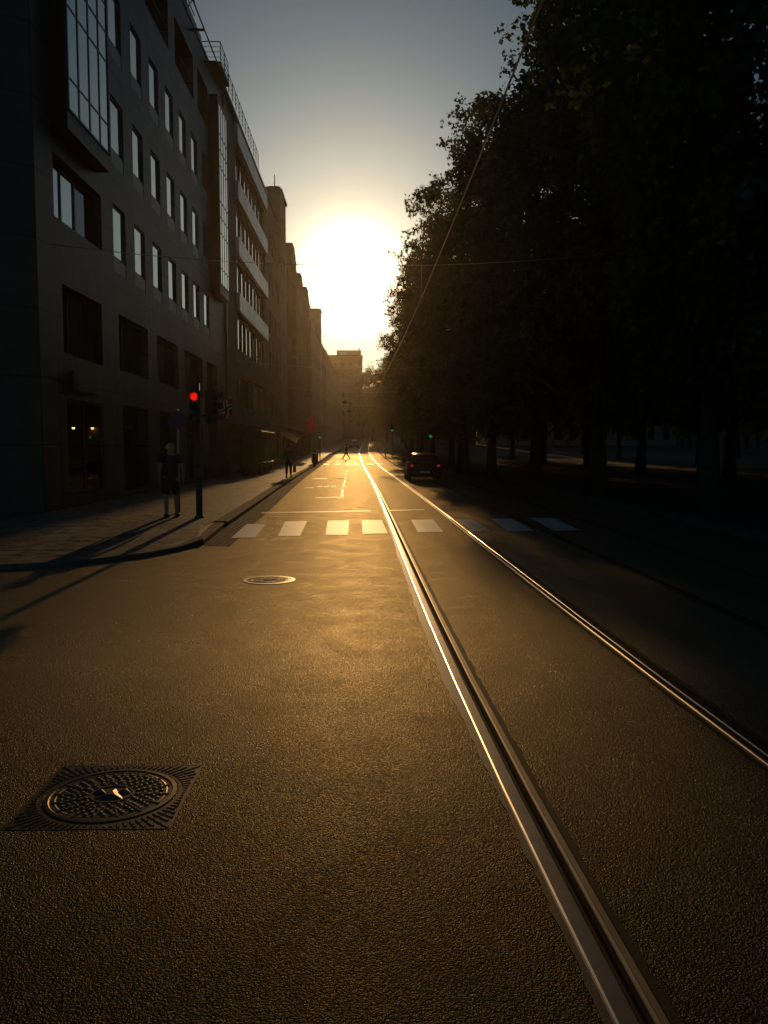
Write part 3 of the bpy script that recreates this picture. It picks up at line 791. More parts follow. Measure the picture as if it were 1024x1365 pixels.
# roof edge pipe on brackets, roof frame and the terrace railing
pr = MB(); pr.tube([(-7.3,24,20.45),(-7.3,42.6,20.45)], .035)
for y in (27.5,31,35.3,38.8,41.9): pr.box(XF+.003,-7.27,y-.05,y+.05,20.32,20.40)
pr.build('roof_edge_rail', M['metal'], b1)
tr = MB()
for y in (33.6,35.2,36.8,38.4):
    tr.tube([(XF-.1,y,20.95),(XF-.1,y,22.3)], .05); tr.tube([(XF-.1,y,20.95),(XF-.1,y+1.6,22.3)], .03)
tr.tube([(XF-.1,31.0,22.3),(XF-.1,40.3,22.3)], .05); tr.tube([(XF-.1,33.0,21.7),(XF-.1,40.3,21.7)], .025)
tr.box(XF-1.6,XF-.2,39.2,42.4,20.95,21.75)
tr.build('roof_frame', M['metal'], b1)
tg = MB()
def railing(g, pts, h=1.0, nb=4, post=1.1):
    for a, b in zip(pts[:-1], pts[1:]):
        a, b = Vector(a), Vector(b); L_ = (b-a).length; n = max(1, round(L_/post))
        for k in range(nb):
            z = Vector((0,0,h*(k+1)/nb)); g.tube([a+z, b+z], .024 if k == nb-1 else .014, 6)
        for k in range(n+1):
            p = a.lerp(b, k/n); g.tube([p, p+Vector((0,0,h))], .022, 6)
tg.box(XF+.003,-7.35,43.6,46.1,20.95,21.15)
railing(tg, [(XF-.6,43.7,21.15),(-7.4,43.7,21.15),(-7.4,46.05,21.15)])
tg.build('terrace_railing', M['metal'], b1)

# ---- building two: pale balcony bands
b2 = thing('balcony_building', 'office block with long pale balcony bands, beyond the dark stone building', 'building', (XF, 46.3, .12))
y0b, y1b, T2 = 46.25, 66.0, 21.1
hl = []
bt = [11.05, 14.35, 17.65, 20.95]
for z in bt[:3] : hl.append((51.3, 65.3, z+.02, z+2.1, .9))
hl.append((51.3, 65.3, 7.75, 9.85, .9))
hl.append((51.3, 57.8, 4.3, 6.3, .5)); hl.append((58.6, 65.3, 4.3, 6.3, .5))
for k in range(4): hl.append((47.2+4.6*k, 51.0+4.6*k, .3, 3.2, .6))
wl = MB(); holes_wall(wl, XF, y0b, y1b, -.3, T2, hl, .9)
wl.quad((XF,y0b,0),(XF,y0b,T2),(-30,y0b,T2),(-30,y0b,0)); wl.quad((XF,y1b,0),(-30,y1b,0),(-30,y1b,T2),(XF,y1b,T2))
wl.build('wall', M['stucco2'], b2)
MB().box(-30,XF+.25,y0b+.002,y1b,T2+.002,T2+.16).build('roof', M['metal'], b2)
for z in bt:
    MB().box(XF+.003,XF+.22,51.0,65.6,z-1.1,z).build('balcony', M['band'], b2)
for h in hl[:4]:
    for k in range(8):
        a = h[0]+.1+k*1.73
        window(b2, XF-.16, a+.75, a+1.5, h[2]+.05, h[3]-.05, 1, 1, .05)
    MB().box(XF-.5,XF-.45,h[0],h[1],h[2],h[3]).build('inner_wall', M['room'], b2)
for h in hl[4:6]: window(b2, XF-.4, h[0]+.02, h[1]-.02, h[2]+.03, h[3]-.03, 5, 1, .07, 'darkglass')
for h in hl[6:]: window(b2, XF-.5, h[0]+.02, h[1]-.02, h[2]+.03, h[3]-.03, 3, 1, .08, 'darkglass', name='shop_window', bars=[2.5])
# stair-tower glazing between the bands and the stone building
MB().box(XF+.003,XF+.12,46.9,47.1,-.3,20.9).build('drainpipe', M['metal'], b2)
rg = MB(); railing(rg, [(-7.62,46.3,21.27),(-7.62,60.0,21.27)], 1.0, 4, 1.3); rg.build('roof_railing', M['metal'], b2)

# ---- further buildings of the row
def row_building(name, label, X, ya, yb_, top, wallm, floors, wz0=4.4, fh=3.3, ww=1.1, pitch=2.3, roofm='slate', ground=True, gable=False):
    zb = gz(ya)
    b = thing(name, label, 'building', (X, ya, zb+.12))
    hs = []
    n = int((yb_-ya-.8)/pitch)
    off = ((yb_-ya) - n*pitch)/2
    for r in range(floors):
        z = zb+wz0+r*fh
        if z+1.8 > top: break
        for k in range(n):
            a = ya+off+k*pitch+(pitch-ww)/2; hs.append((a, a+ww, z, z+1.8, .2))
    sh = []
    if ground:
        m_ = max(1, int((yb_-ya)/4)); wd = (yb_-ya)/m_
        for k in range(m_): sh.append((ya+k*wd+.4, ya+(k+1)*wd-.4, zb+.4, zb+3.2, .4))
    w_ = MB(); holes_wall(w_, X, ya, yb_, -.5, top, hs+sh, .2)
    w_.quad((X,ya,-.5),(X,ya,top),(-30,ya,top),(-30,ya,-.5)); w_.quad((X,yb_,-.5),(-30,yb_,-.5),(-30,yb_,top),(X,yb_,top))
    w_.build('wall', wallm, b)
    c = MB()
    for z in (zb+3.6, top-.25): MB().box(X+.003, X+.16, ya+.01, yb_-.01, z, z+.22).build('cornice', M['stucco'], b)
    MB().box(-30, X, ya+.01, yb_-.01, top+.002, top+.12).build('roof', M[roofm], b)
    for (a, b2_, c_, d, _) in hs:
        window(b, X-.18, a+.02, b2_-.02, c_+.02, d-.02, 2, 1, .06)
        # slim stone sill, proud of the wall
    for (a, b2_, c_, d, _) in sh: window(b, X-.35, a+.02, b2_-.02, c_+.02, d-.02, 3, 1, .08, 'darkglass', name='shop_window')
    return b
b23 = row_building('plain_house', 'plain stucco house between the balcony building and the taller block', -7.9, 66.1, 77.2, 21.6, M['stucco2'], 5, ww=.95, pitch=2.1, roofm='metal')
b3 = row_building('corner_block', 'tallest narrow block of the row, with a flat roof and antenna', -7.88, 77.3, 82.4, 25.2, M['stucco'], 6, ww=.9, pitch=1.9, roofm='metal')
MB().box(-9.0,-8.1,77.9,78.6,25.42,25.55).box(-8.5,-8.42,78.1,78.2,25.33,26.6).build('antenna', M['metal'], b3)
b4 = row_building('gabled_house', 'brick house with stepped gables and chimneys along its roof edge', -8.0, 82.5, 117.0, 21.3, M['brickwall'], 5)
for (a, b, z) in ((89,95.6,23.6),(99.5,106,22.6),(109.5,116.5,22.9)):
    gm = MB(); X = -7.985; m_ = (a+b)/2
    gm.box(X-1.6,X,a,b,21.44,z-1.0); gm.box(X-1.6,X,a+.9,b-.9,z-.998,z-.5); gm.box(X-1.6,X,a+1.8,b-1.8,z-.498,z)
    gm.build('gable', M['brickwall'], b4)
    MB().box(X-3.0,X-2.2,m_-.5,m_+.5,21.44,z+.9).build('chimney', M['brickwall'], b4)
for (ya_, yb__) in ((90,93.4),(110.5,114)):
    MB().box(-7.995,-7.6,ya_,yb__,5.5,18.8).build('bay', M['brickwall'], b4)
b5 = row_building('terrace_house', 'lower stucco house in the far part of the left row', -8.3, 117.1, 148.9, 20.4, M['stucco'], 4)
b6 = row_building('flat_topped_block', 'pale narrow block with a flat top rising near the far end of the row', -8.3, 149.0, 152.6, 26.2, M['concrete'], 5, ww=1.0, pitch=2.1, roofm='metal')
b7 = row_building('end_house', 'low stucco house just beyond the flat topped block', -8.35, 152.7, 170, 20.6, M['stucco2'], 4)
b8 = row_building('distant_terrace', 'long hazy terrace that ends the left row', -8.5, 170.1, 285, 21.5, M['stucco'], 4, pitch=4.0, ground=False)

# ---- building closing the street
def end_building(name, label, x0, x1, Y, top, m, floors=6, pent=None):
    b = thing(name, label, 'building', ((x0+x1)/2, Y, gz(Y)))
    zb = gz(Y)-.5
    w_ = MB()
    n = max(2, int((x1-x0)/2.6)); hs = []
    for r in range(floors):
        for k in range(n):
            a = x0+(k+.5)*(x1-x0)/n-.6; z = gz(Y)+4.2+r*3.3
            if z+2 < top: hs.append((a, a+1.2, z, z+1.9))
    Xs = sorted(set([x0,x1]+[h[0] for h in hs]+[h[1] for h in hs])); Zs = sorted(set([zb,top]+[h[2] for h in hs]+[h[3] for h in hs]))
    for i in range(len(Xs)-1):
        for j in range(len(Zs)-1):
            xc, zc = (Xs[i]+Xs[i+1])/2, (Zs[j]+Zs[j+1])/2
            if any(h[0]<xc<h[1] and h[2]<zc<h[3] for h in hs): continue
            w_.quad((Xs[i],Y,Zs[j]),(Xs[i+1],Y,Zs[j]),(Xs[i+1],Y,Zs[j+1]),(Xs[i],Y,Zs[j+1]))
    D = 14
    w_.quad((x1,Y,zb),(x1,Y+D,zb),(x1,Y+D,top),(x1,Y,top)); w_.quad((x0,Y+D,zb),(x0,Y,zb),(x0,Y,top),(x0,Y+D,top)); w_.quad((x1,Y+D,zb),(x0,Y+D,zb),(x0,Y+D,top),(x1,Y+D,top))
    w_.build('wall', m, b)
    r_ = MB(); r_.box(x0-.2,x1+.2,Y-.25,Y+D+.2,top+.002,top+.3); r_.build('roof', M['slate'], b)
    for (a, c, d, e) in hs:
        f = MB().box(a,c,Y+.2,Y+.26,d,e).build('window', M['frame'], b)
        MB().box(a+.06,a+.57,Y+.19,Y+.198,d+.06,e-.06).box(a+.63,c-.06,Y+.19,Y+.198,d+.06,e-.06).build('pane', M['darkglass'], f)
    if pent:
        px0, px1, h = pent
        p = MB().box(px0,px1,Y+1.5,Y+9,top+.302,top+h).build('penthouse', M['concrete'], b)
        MB().box(px1-.9,px1-.5,Y+1.6,Y+2.0,top+h+.002,top+h+1.1).box(px0-.1,px1+.1,Y+1.4,Y+9.1,top+h+.0025,top+h+.12).build('chimney', M['slate'], p)
        MB().box(px0+1,px0+3.4,Y+1.42,Y+1.48,top+.6,top+h-.35).build('penthouse_window', M['glass'], p)
    return b
end_building('apartment_building', 'large apartment building closing the end of the street', -34, -1.8, 290, 33.4, M['stucco2'], 8, (-10.6, -2.2, 2.0))
end_building('corner_house', 'smaller dark house filling the gap beside the end building', -3.2, 16, 305, 23.0, M['stucco2'], 3)

# ================================================================== TREES
def leaf_mesh(name, seed, H, r, zbase, n_lobe, per, leaf=.15, cl=26):
    rs = np.random.RandomState(seed)
    cents = []
    # lobes spread over an egg shaped volume, many at the surface
    hz_ = (H - zbase)/2; zc = zbase+hz_
    for i in range(n_lobe):
        u = rs.normal(size=3); u /= np.linalg.norm(u)
        rad = rs.uniform(.3, 1.15)**.45
        wz = u[2]; wid = r*(1.0 - .12*wz)
        wid *= (1 + .13*math.sin(3*math.atan2(u[1],u[0])+seed))
        lc = np.array([u[0]*wid*rad, u[1]*wid*rad, zc+u[2]*hz_*rad])
        lr = rs.uniform(.55, 1.15)
        for k in range(cl):
            v = rs.normal(size=3); v /= np.linalg.norm(v); v *= lr*rs.uniform(.3, 1.0)**.5
            v[2] *= .75
            cents.append(lc+v)
    cents = np.array(cents)
    n = len(cents)*per
    cc = np.repeat(cents, per, axis=0)
    # twigs: leaves strung along a short drooping line
    dirs = rs.normal(size=(len(cents),3)); dirs[:,2] -= .35
    out_ = cents-np.array([0,0,zc]); out_ /= np.linalg.norm(out_, axis=1)[:,None]+1e-6
    dirs = dirs/np.linalg.norm(dirs,axis=1)[:,None] + out_*.8; dirs /= np.linalg.norm(dirs,axis=1)[:,None]
    tt = rs.uniform(0, .62, size=n)[:,None]
    P = cc + np.repeat(dirs, per, axis=0)*tt + rs.normal(scale=.07, size=(n,3))
    a = rs.normal(size=(n,3)); a[:,2] -= .3; a /= np.linalg.norm(a,axis=1)[:,None]
    b = np.cross(a, rs.normal(size=(n,3))); b /= np.linalg.norm(b,axis=1)[:,None]
    s = rs.uniform(.7, 1.25, size=n)[:,None]*leaf
    V = np.stack([P, P+a*s*.45+b*s*.42, P+a*s*1.0, P+a*s*.45-b*s*.42], axis=1).reshape(-1,3)
    Fc = np.arange(n*4).reshape(-1,4)
    me = bpy.data.meshes.new(name)
    me.vertices.add(len(V)); me.vertices.foreach_set('co', V.ravel().astype(np.float32))
    me.loops.add(n*4); me.loops.foreach_set('vertex_index', Fc.ravel().astype(np.int32))
    me.polygons.add(n); me.polygons.foreach_set('loop_start', (np.arange(n)*4).astype(np.int32)); me.polygons.foreach_set('loop_total', np.full(n,4,dtype=np.int32))
    me.update(calc_edges=True); me.validate()
    return me
def trunk_mesh(seed, H, r, zbase):
    rnd = random.Random(seed); g = MB()
    top = H*.8; pts = []; rs = []
    x = y = 0
    for k in range(9):
        z = -.1+top*k/8; pts.append((x, y, z)); rs.append(.27*(1-k/8*.8)+(.1 if k == 0 else 0))
        x += rnd.uniform(-.12,.12); y += rnd.uniform(-.12,.12)
    g.tube(pts, rs, 10)
    for k in range(12):
        z = zbase*.75 + (top-zbase)*k/12; an = k*2.4+rnd.uniform(-.3,.3); L_ = r*.8*(1-.4*k/12)
        p0 = Vector((0,0,z)); d = Vector((math.cos(an), math.sin(an), .55)).normalized()
        q = [p0, p0+d*L_*.4, p0+d*L_*.75+Vector((0,0,.3)), p0+d*L_*1.05+Vector((0,0,.7))]
        g.tube(q, [.10*(1-.05*k),.07*(1-.05*k),.045,.015], 7)
    return g
CR = []
for i, (sd_, H, r) in enumerate(((3, 16.5, 4.6), (11, 17.2, 4.9), (27, 15.8, 4.4))):
    me = leaf_mesh('crown', sd_, H, r, 3.0, 175, 20, .14, 22); me.materials.append(M['leaf'])
    tm = trunk_mesh(sd_, H, r, 3.4)
    tmo = tm.build('trunk', M['bark'], None, True); tme = tmo.data; bpy.data.objects.remove(tmo)
    CR.append((me, tme))
def tree(x, y, var, scale, rot, label, group='lime trees along the road', sx=1.0):
    o = thing('linden_tree', label, 'tree', (x, y, gz(y)+.1), rot, group)
    o.scale = (scale*sx, scale*sx, scale)
    for nm, me in (('crown', CR[var][0]), ('trunk', CR[var][1])):
        c = bpy.data.objects.new(nm, me); C.objects.link(c); c.parent = o
    return o
ORD = ['first','second','third','fourth','fifth','sixth','seventh','eighth','ninth','tenth','eleventh','twelfth','thirteenth','fourteenth']
rowA = [(8.2,13,0,1.0),(8.5,20.5,1,1.0),(8.0,28.5,2,1.04),(7.5,37,0,1.05),(6.9,46,1,1.0),(6.1,54,2,1.03),(7.6,64,0,.95),(7.5,74,1,.95),(6.6,84,2,.97),(6.4,95,0,.98),(6.6,107,1,.95),(6.6,120,2,.92),(6.8,134,0,.9)]
for i, (x, y, v_, s_) in enumerate(rowA):
    tree(x, y, v_, s_, i*1.37, 'tall leafy lime tree at the road edge, %s of its row counted from the camera' % ORD[i])
rowB = [(17.0,10,2,1.0),(17.4,19,0,1.02),(17.2,29,1,1.0),(17.6,40,2,1.02),(17.2,52,0,1.05),(17.0,64,1,1.0),(16.6,78,2,1.0),(16.4,94,0,1.0),(16.5,112,1,1.0)]
for i, (x, y, v_, s_) in enumerate(rowB):
    tree(x, y, v_, s_, i*2.1+.5, 'dark lime tree in the park row behind the kerbside trees, %s from the camera' % ORD[i], 'lime trees in the park row')
rowC = [(27,24,1,1.0),(28,38,0,1.0),(27,54,2,1.05),(29,72,1,1.1),(28,92,0,1.1),(38,48,2,1.1),(40,70,0,1.15),(30,115,1,1.1),(44,98,2,1.2)]
for i, (x, y, v_, s_) in enumerate(rowC):
    tree(x, y, v_, s_, i*1.9+.2, 'dim tree deep in the park at the right, %s counted outward from the road' % ORD[i], 'trees deep in the park')
for i, (x, y, v_, s_) in enumerate(((7.0,150,1,.9),(1.6,236,0,1.22),(5.2,215,2,1.15),(8,190,1,1.2))):
    tree(x, y, v_, s_, i*1.1, ('small tree following the road row at the far bend','yellow green tree standing over the far end of the tracks','round hazy tree to the right of the one over the tracks','tall hazy tree where the street ends')[i], 'hazy trees at the end of the street')

# buildings beyond the park
def park_building(x0, x1, y0_, y1_, top, m, label):
    b = thing('townhouse', label, 'building', ((x0+x1)/2, y0_, gz(y0_)), 0, 'buildings beyond the park')
    zb = gz(y0_)-.5
    w_ = MB(); w_.box(x0,x1,y0_,y1_,zb,top); w_.build('wall', m, b)
    MB().box(x0-.3,x1+.3,y0_-.3,y1_+.3,top+.002,top+.5).build('roof', M['slate'], b)
    for r_ in range(5):
        z = gz(y0_)+1.3+r_*3.3
        if z+2 > top: break
        for k in range(int((x1-x0)/3.2)):
            MB().box(x0+1+k*3.2,x0+2.2+k*3.2,y0_-.02,y0_+.02,z,z+1.9).build('window', M['darkglass'], b)
        for k in range(int((y1_-y0_)/3.6)):
            MB().box(x0-.02,x0+.02,y0_+1+k*3.6,y0_+2.2+k*3.6,z,z+1.9).build('window', M['darkglass'], b)
park_building(56,70,8,44,17,M['stucco2'],'long dark house across the park, behind the trunks at the right edge')
park_building(57,71,46,92,19,M['stucco'],'long stucco house across the park, beyond the right edge one')
park_building(56,70,95,150,18,M['stucco2'],'dark house across the park, farthest along its side')
park_building(24,80,168,182,19,M['stucco'],'broad house closing the far end of the park')
park_building(10,23,176,190,16,M['brickwall'],'brick house at the far end of the park beside the tracks')
# low park fence caught by the sun
o = thing('park_fence', 'low iron park fence between the trees on a pale stone footing', 'fence', (13.4, 60, .12))
g = MB()
for a, b in (((12.2,44),(12.8,88)),):
    a, b = Vector((*a,.12)), Vector((*b, gz(88)+.12)); n = 110
    for k in range(n+1):
        p = a.lerp(b, k/n); g.tube([p+Vector((0,0,.2)), p+Vector((0,0,.85))], .012, 5)
    for z in (.3, .78): g.tube([a+Vector((0,0,z)), b+Vector((0,0,z))], .016, 6)
g.build('fence_bars', M['metal'], o)
f_ = MB(); f_.obox((12.5,66,.22+.1), (0.14,0,0), (.3,22,.1), (0,0,.2)); f_.build('footing', M['concrete'], o)

# ================================================================== OVERHEAD WIRES
def centre(T1, T2, y): return (interp(T1,y)+interp(T2,y))/2
for T1, T2, lab in ((R1S,R2S,'copper contact wire hanging over the near tram track'),):
    g = MB(); pts = []
    for y in [-4, 6, 14, 21, 30, 40, 50, 62, 75, 88, 100, 112, 125, 140, 155]:
        pts.append((centre(T1,T2,y)+.10*math.sin(y*.09), y, gz(y)+5.45))
    g.tube(pts, .012, 6)
    tag(g.build('contact_wire', M['wire'], None, True), lab, 'overhead wire')
SP = [(21.2, 6.75), (50, 6.9), (75, 7.1), (100, 7.3), (112, 7.3), (125, 7.5), (140, 7.8)]
for i, (y, h) in enumerate(SP):
    xl = XF+.02 if y < 66 else -7.86
    xr = 7.6
    g = MB(); z = gz(y)+h; pts = []
    for k in range(17):
        t_ = k/16; pts.append((xl+(xr-xl)*t_, y, z-1.0*4*t_*(1-t_)*.5))
    g.tube(pts, .009 if y < 60 else .014, 5)
    for T1, T2 in ((R1S,R2S),):
        cx = centre(T1,T2,y)+.10*math.sin(y*.09); k = (cx-xl)/(xr-xl); zz = z-2.0*k*(1-k)
        g.tube([(cx,y,zz),(cx,y,gz(y)+5.46)], .008, 5)
        g.tube([(cx-.9,y,z-2.0*((cx-.9-xl)/(xr-xl))*(1-(cx-.9-xl)/(xr-xl))),(cx,y,gz(y)+5.47)], .006, 5)
    tag(g.build('span_wire', M['galv'], None, True), 'thin span wire crossing above the street, %s from the camera' % ORD[i], 'overhead wire', 'span wires across the street')
# suspended lamp with amber light over the track
def hanging_lamp(x, y, z, ztop, label, lit):
    o = thing('hanging_street_lamp', label, 'street lamp', (x,y,z), 0, 'lamps hung over the street')
    MB().tube([(x,y,z+.22),(x,y,ztop)], .012, 6).build('hanger', M['metal'], o)
    MB().lathe([(0,.25),(.05,.25),(.07,.16),(.30,.06),(.33,0),(.31,0),(.28,.04),(0,.10)], (x,y,z), 20).build('lamp_shade', M['metal'], o, True)
    MB().ball((x,y,z-.02), .22, 8, 0, (1,1,.5)).build('bulb', M['amber_on'] if lit else M['lens_off'], o, True)
hanging_lamp(1.2, 88, 8.7, 10.6, 'hanging street lamp glowing amber against the dark trees', True)
g = MB(); g.tube([(-7.98,88,11.2),(1.2,88,10.6),(7,88,11.2)], .012, 5)
tag(g.build('lamp_wire', M['galv'], None, True), 'wire that carries the amber street lamp', 'overhead wire')
for i, (x, y) in enumerate(((-2.2,100),(-1.6,125),(-2.0,75))):
    z = gz(y)+6.0
    hanging_lamp(x, y, z-.3, z+.5, ('unlit street lamp on the fourth span wire','unlit street lamp on the sixth span wire','unlit street lamp on the third span wire')[i], False)

# ================================================================== TRAFFIC LIGHTS AND SIGNS
def signal_head(par, x, y, zc, rz, on=None, s=1.0, back=False):
    """three-lens head; local -Y faces the driver; on = index of the lit lens (0 top)"""
    h = bpy.data.objects.new('signal_head', None)
    g = MB(); W, D, H = .15*s, .10*s, .47*s
    g.box(-W,W,-D,D,-H,H); g.box(-W*.9,W*.9,D,D+.03*s,-H*.96,H*.96)
    for k in range(3):
        cz = (1-k)*.30*s; n = 14; r0 = .125*s
        for j in range(n):
            a0, a1 = PI*(-.12)+PI*1.24*j/n, PI*(-.12)+PI*1.24*(j+1)/n
            p0 = (r0*math.cos(a0), cz+r0*math.sin(a0)); p1 = (r0*math.cos(a1), cz+r0*math.sin(a1))
            g.quad((p0[0],-D-.001,p0[1]),(p1[0],-D-.001,p1[1]),(p1[0]*1.02,-D-.20*s,p1[1]),(p0[0]*1.02,-D-.20*s,p0[1]))
            g.quad((p0[0]*.93,-D-.001,p0[1]),(p1[0]*.93,-D-.001,p1[1]),(p1[0]*.95,-D-.20*s,p1[1]),(p0[0]*.95,-D-.20*s,p0[1]))
    ho = g.build('signal_head', M['black'], par, local=True)
    off = Vector(par.location)
    ho.location = (x-off.x, y-off.y, zc-off.z); ho.rotation_euler = (0,0,rz)
    for k in range(3):
        cz = (1-k)*.30*s
        l = MB(); l.ball((0,-D-.012*s,cz), .105*s, 8, 0, (1,.25,1))
        mt_ = M['lens_off']
        if on == k: mt_ = M['red_on'] if k == 0 else M['green_on']
        l.build('lens', mt_, ho, True, local=True)
    return ho
P = gp(266,690,.12)
print('pole', P)
o = thing('traffic_light', 'traffic light on a dark post at the kerb corner, showing red', 'traffic light', P)
MB().tube([(P.x,P.y,P.z),(P.x,P.y,3.15)], .055, 14).lathe([(.11,0),(.11,.03),(.075,.05),(.075,.9),(.055,.93)], P, 16).build('pole', M['pole'], o, True)
MB().box(P.x-.09,P.x+.02,P.y-.02,P.y+.10,3.0,3.04).box(P.x+.05,P.x+.28,P.y+.02,P.y+.07,2.86,2.90).box(P.x+.05,P.x+.28,P.y+.02,P.y+.07,2.40,2.44).build('bracket', M['pole'], o)
signal_head(o, P.x-.02, P.y-.16, 2.59, 0, 0, .82)
signal_head(o, P.x+.30, P.y+.10, 2.62, R(78), None, .82)
MB().box(P.x-.09,P.x+.09,P.y-.13,P.y-.06,1.05,1.25).build('push_button', M['pole'], o)
# pale tactile plate by the post
sp_ = gp(253,691,.12)
# no parking sign
q = gp(239,683,.12)
o = thing('parking_sign', 'round blue and red no parking sign on a thin post, behind the traffic light', 'road sign', q)
MB().tube([q, (q.x,q.y,2.65)], .03, 10).build('pole', M['galv'], o, True)
zc = 2.38
d_ = MB()
def disc(g, x, y, z, r, n=32, m=0, th=.004):
    g.poly([(x+r*math.cos(2*PI*k/n), y, z+r*math.sin(2*PI*k/n)) for k in range(n)], m)
    g.poly([(x+r*math.cos(-2*PI*k/n), y+th, z+r*math.sin(-2*PI*k/n)) for k in range(n)], m)
disc(d_, q.x, q.y-.045, zc, .235, 32, 1, .01); disc(d_, q.x, q.y-.049, zc, .185, 32, 0, .003)
d_.obox((q.x,q.y-.053,zc), (.134,0,-.134), (.024/1.414,0,.024/1.414), (0,.0015,0), 1)
d_.build('sign_plate', [M['sign_blue'], M['sign_red']], o)
MB().box(q.x-.05,q.x+.05,q.y-.034,q.y-.02,zc-.02,zc+.02).build('clamp', M['galv'], o)

def far_signal(px, pole_y, X, Y, hz_, on, label, base):
    o = thing('traffic_light', label, 'traffic light', (X, Y, base), 0, 'distant traffic lights')
    MB().tube([(X,Y,base),(X,Y,hz_+.5)], .055, 10).build('pole', M['pole'], o, True)
    signal_head(o, X-.02, Y-.18, hz_, 0, on, 1.0)
def Xat(px, Y): return (px-490)/F*Y
def Zat(py, Y): return 1.7+(597-py)/F*Y
far_signal(0,0, Xat(427,90), 90, Zat(583,90)+.3, 2, 'traffic light showing green at the left kerb by the far crossing', gz(90)+.12)
far_signal(0,0, Xat(574,62), 62, Zat(582,62)+.3, 2, 'traffic light with a green lamp in the dark under the trees, beyond the parked car', gz(62))
far_signal(0,0, Xat(523,98), 98, Zat(574,98)+.3, 2, 'smaller traffic light farther up the street beside the tracks', gz(98))

# ================================================================== MANHOLE COVERS
def manhole(c, r, square, label, rim='iron'):
    o = thing('manhole_cover', label, 'manhole cover', c, 0, 'iron covers in the road')
    z = 0.0008
    g = MB()
    if square:
        s = square
        n = 64
        def sq(an):
            ca, sa = math.cos(an), math.sin(an); m_ = max(abs(ca), abs(sa)); return (s*ca/m_, s*sa/m_)
        for k in range(n):
            a0, a1 = 2*PI*k/n, 2*PI*(k+1)/n
            p0, p1 = sq(a0), sq(a1)
            i0, i1 = ((r+.012)*math.cos(a0),(r+.012)*math.sin(a0)), ((r+.012)*math.cos(a1),(r+.012)*math.sin(a1))
            g.quad((*i0,z),(*p0,z),(*p1,z),(*i1,z))
        # raised outer edge and radial ribs
        for (x0,x1,y0_,y1_) in ((-s,s,-s,-s+.012),(-s,s,s-.012,s),(-s,-s+.012,-s+.012,s-.012),(s-.012,s,-s+.012,s-.012)):
            g.box(x0,x1,y0_,y1_,z+.0002,z+.0012)
        m_ = 76
        for k in range(m_):
            an = 2*PI*(k+.5)/m_; d = Vector((math.cos(an), math.sin(an), 0)); tn = Vector((-d.y, d.x, 0))
            pm = sq(an); L_ = math.hypot(*pm)-.02
            for a, b in ((r+.03, min(L_, r+.075)), (r+.085, min(L_, r+.14)), (r+.15, L_)):
                if b-a < .012: continue
                g.obox(d*((a+b)/2)+Vector((0,0,z+.001)), d*((b-a)/2), tn*.006, (0,0,.0028))
        g.build('cover_frame', M['iron'], o, local=True)
    else:
        g.lathe([(r+.07,-.004),(r+.065,.006),(r+.015,.007),(r+.01,-.01)], (0,0,z), 56)
        g.build('cover_frame', M['lip'] if rim == 'lip' else M['iron'], o, local=True)
    c_ = MB()
    c_.lathe([(r,-.012),(r,.003),(r-.02,.0045),(r-.025,.0005),(r-.045,.0005),(r-.05,.002),(r-.055,.0002),(.0001,.0002)], (0,0,z+.001), 56)
    rings = 5
    for q_ in range(rings):
        rr = r*.40+(r-.075-r*.40)*q_/(rings-1); n = int(2*PI*rr/.042)
        for k in range(n):
            an = 2*PI*(k+.5*(q_%2))/n; d = Vector((math.cos(an), math.sin(an), 0)); tn = Vector((-d.y, d.x, 0))
            c_.ball(d*rr+Vector((0,0,z+.001)), .0135, 4, 0, (1,1,.45))
    for k in range(16):
        an = 2*PI*k/16; d = Vector((math.cos(an), math.sin(an), 0)); tn = Vector((-d.y, d.x, 0))
        c_.obox(d*(r*.66)+Vector((0,0,z+.002)), d*(r*.24), tn*.004, (0,0,.0035))
    c_.lathe([(r*.33,-.002),(r*.33,.005),(r*.30,.005),(r*.30,-.002)], (0,0,z), 40)
    # raised emblem: a pointed mound with two smaller ones
    for (ex, ey, es) in ((0,-.01,.075),(.055,.035,.036),(-.06,.025,.034)):
        b = len(c_.v)
        c_.v += [(ex-es,ey-es*.7,z+.002),(ex+es,ey-es*.7,z+.002),(ex,ey+es,z+.002),(ex-es*.3,ey-es*.2,z+.012),(ex+es*.3,ey-es*.2,z+.012),(ex,ey+es*.35,z+.012)]
        for f in ((3,4,5),(0,1,4,3),(1,2,5,4),(2,0,3,5)): c_.f.append(tuple(b+i for i in f)); c_.mi.append(0)
    c_.build('cover', M['iron'], o, local=True)
    return o
ca = gp(149,1061); print('cover', ca)
manhole(ca, .312, .375, 'square framed iron cover with a round studded lid, low left in the road')
cb2 = gp(359,774.5); print('cover2', cb2)
manhole(cb2, .27, None, 'round iron cover with a bright rim, before the crosswalk', 'lip')

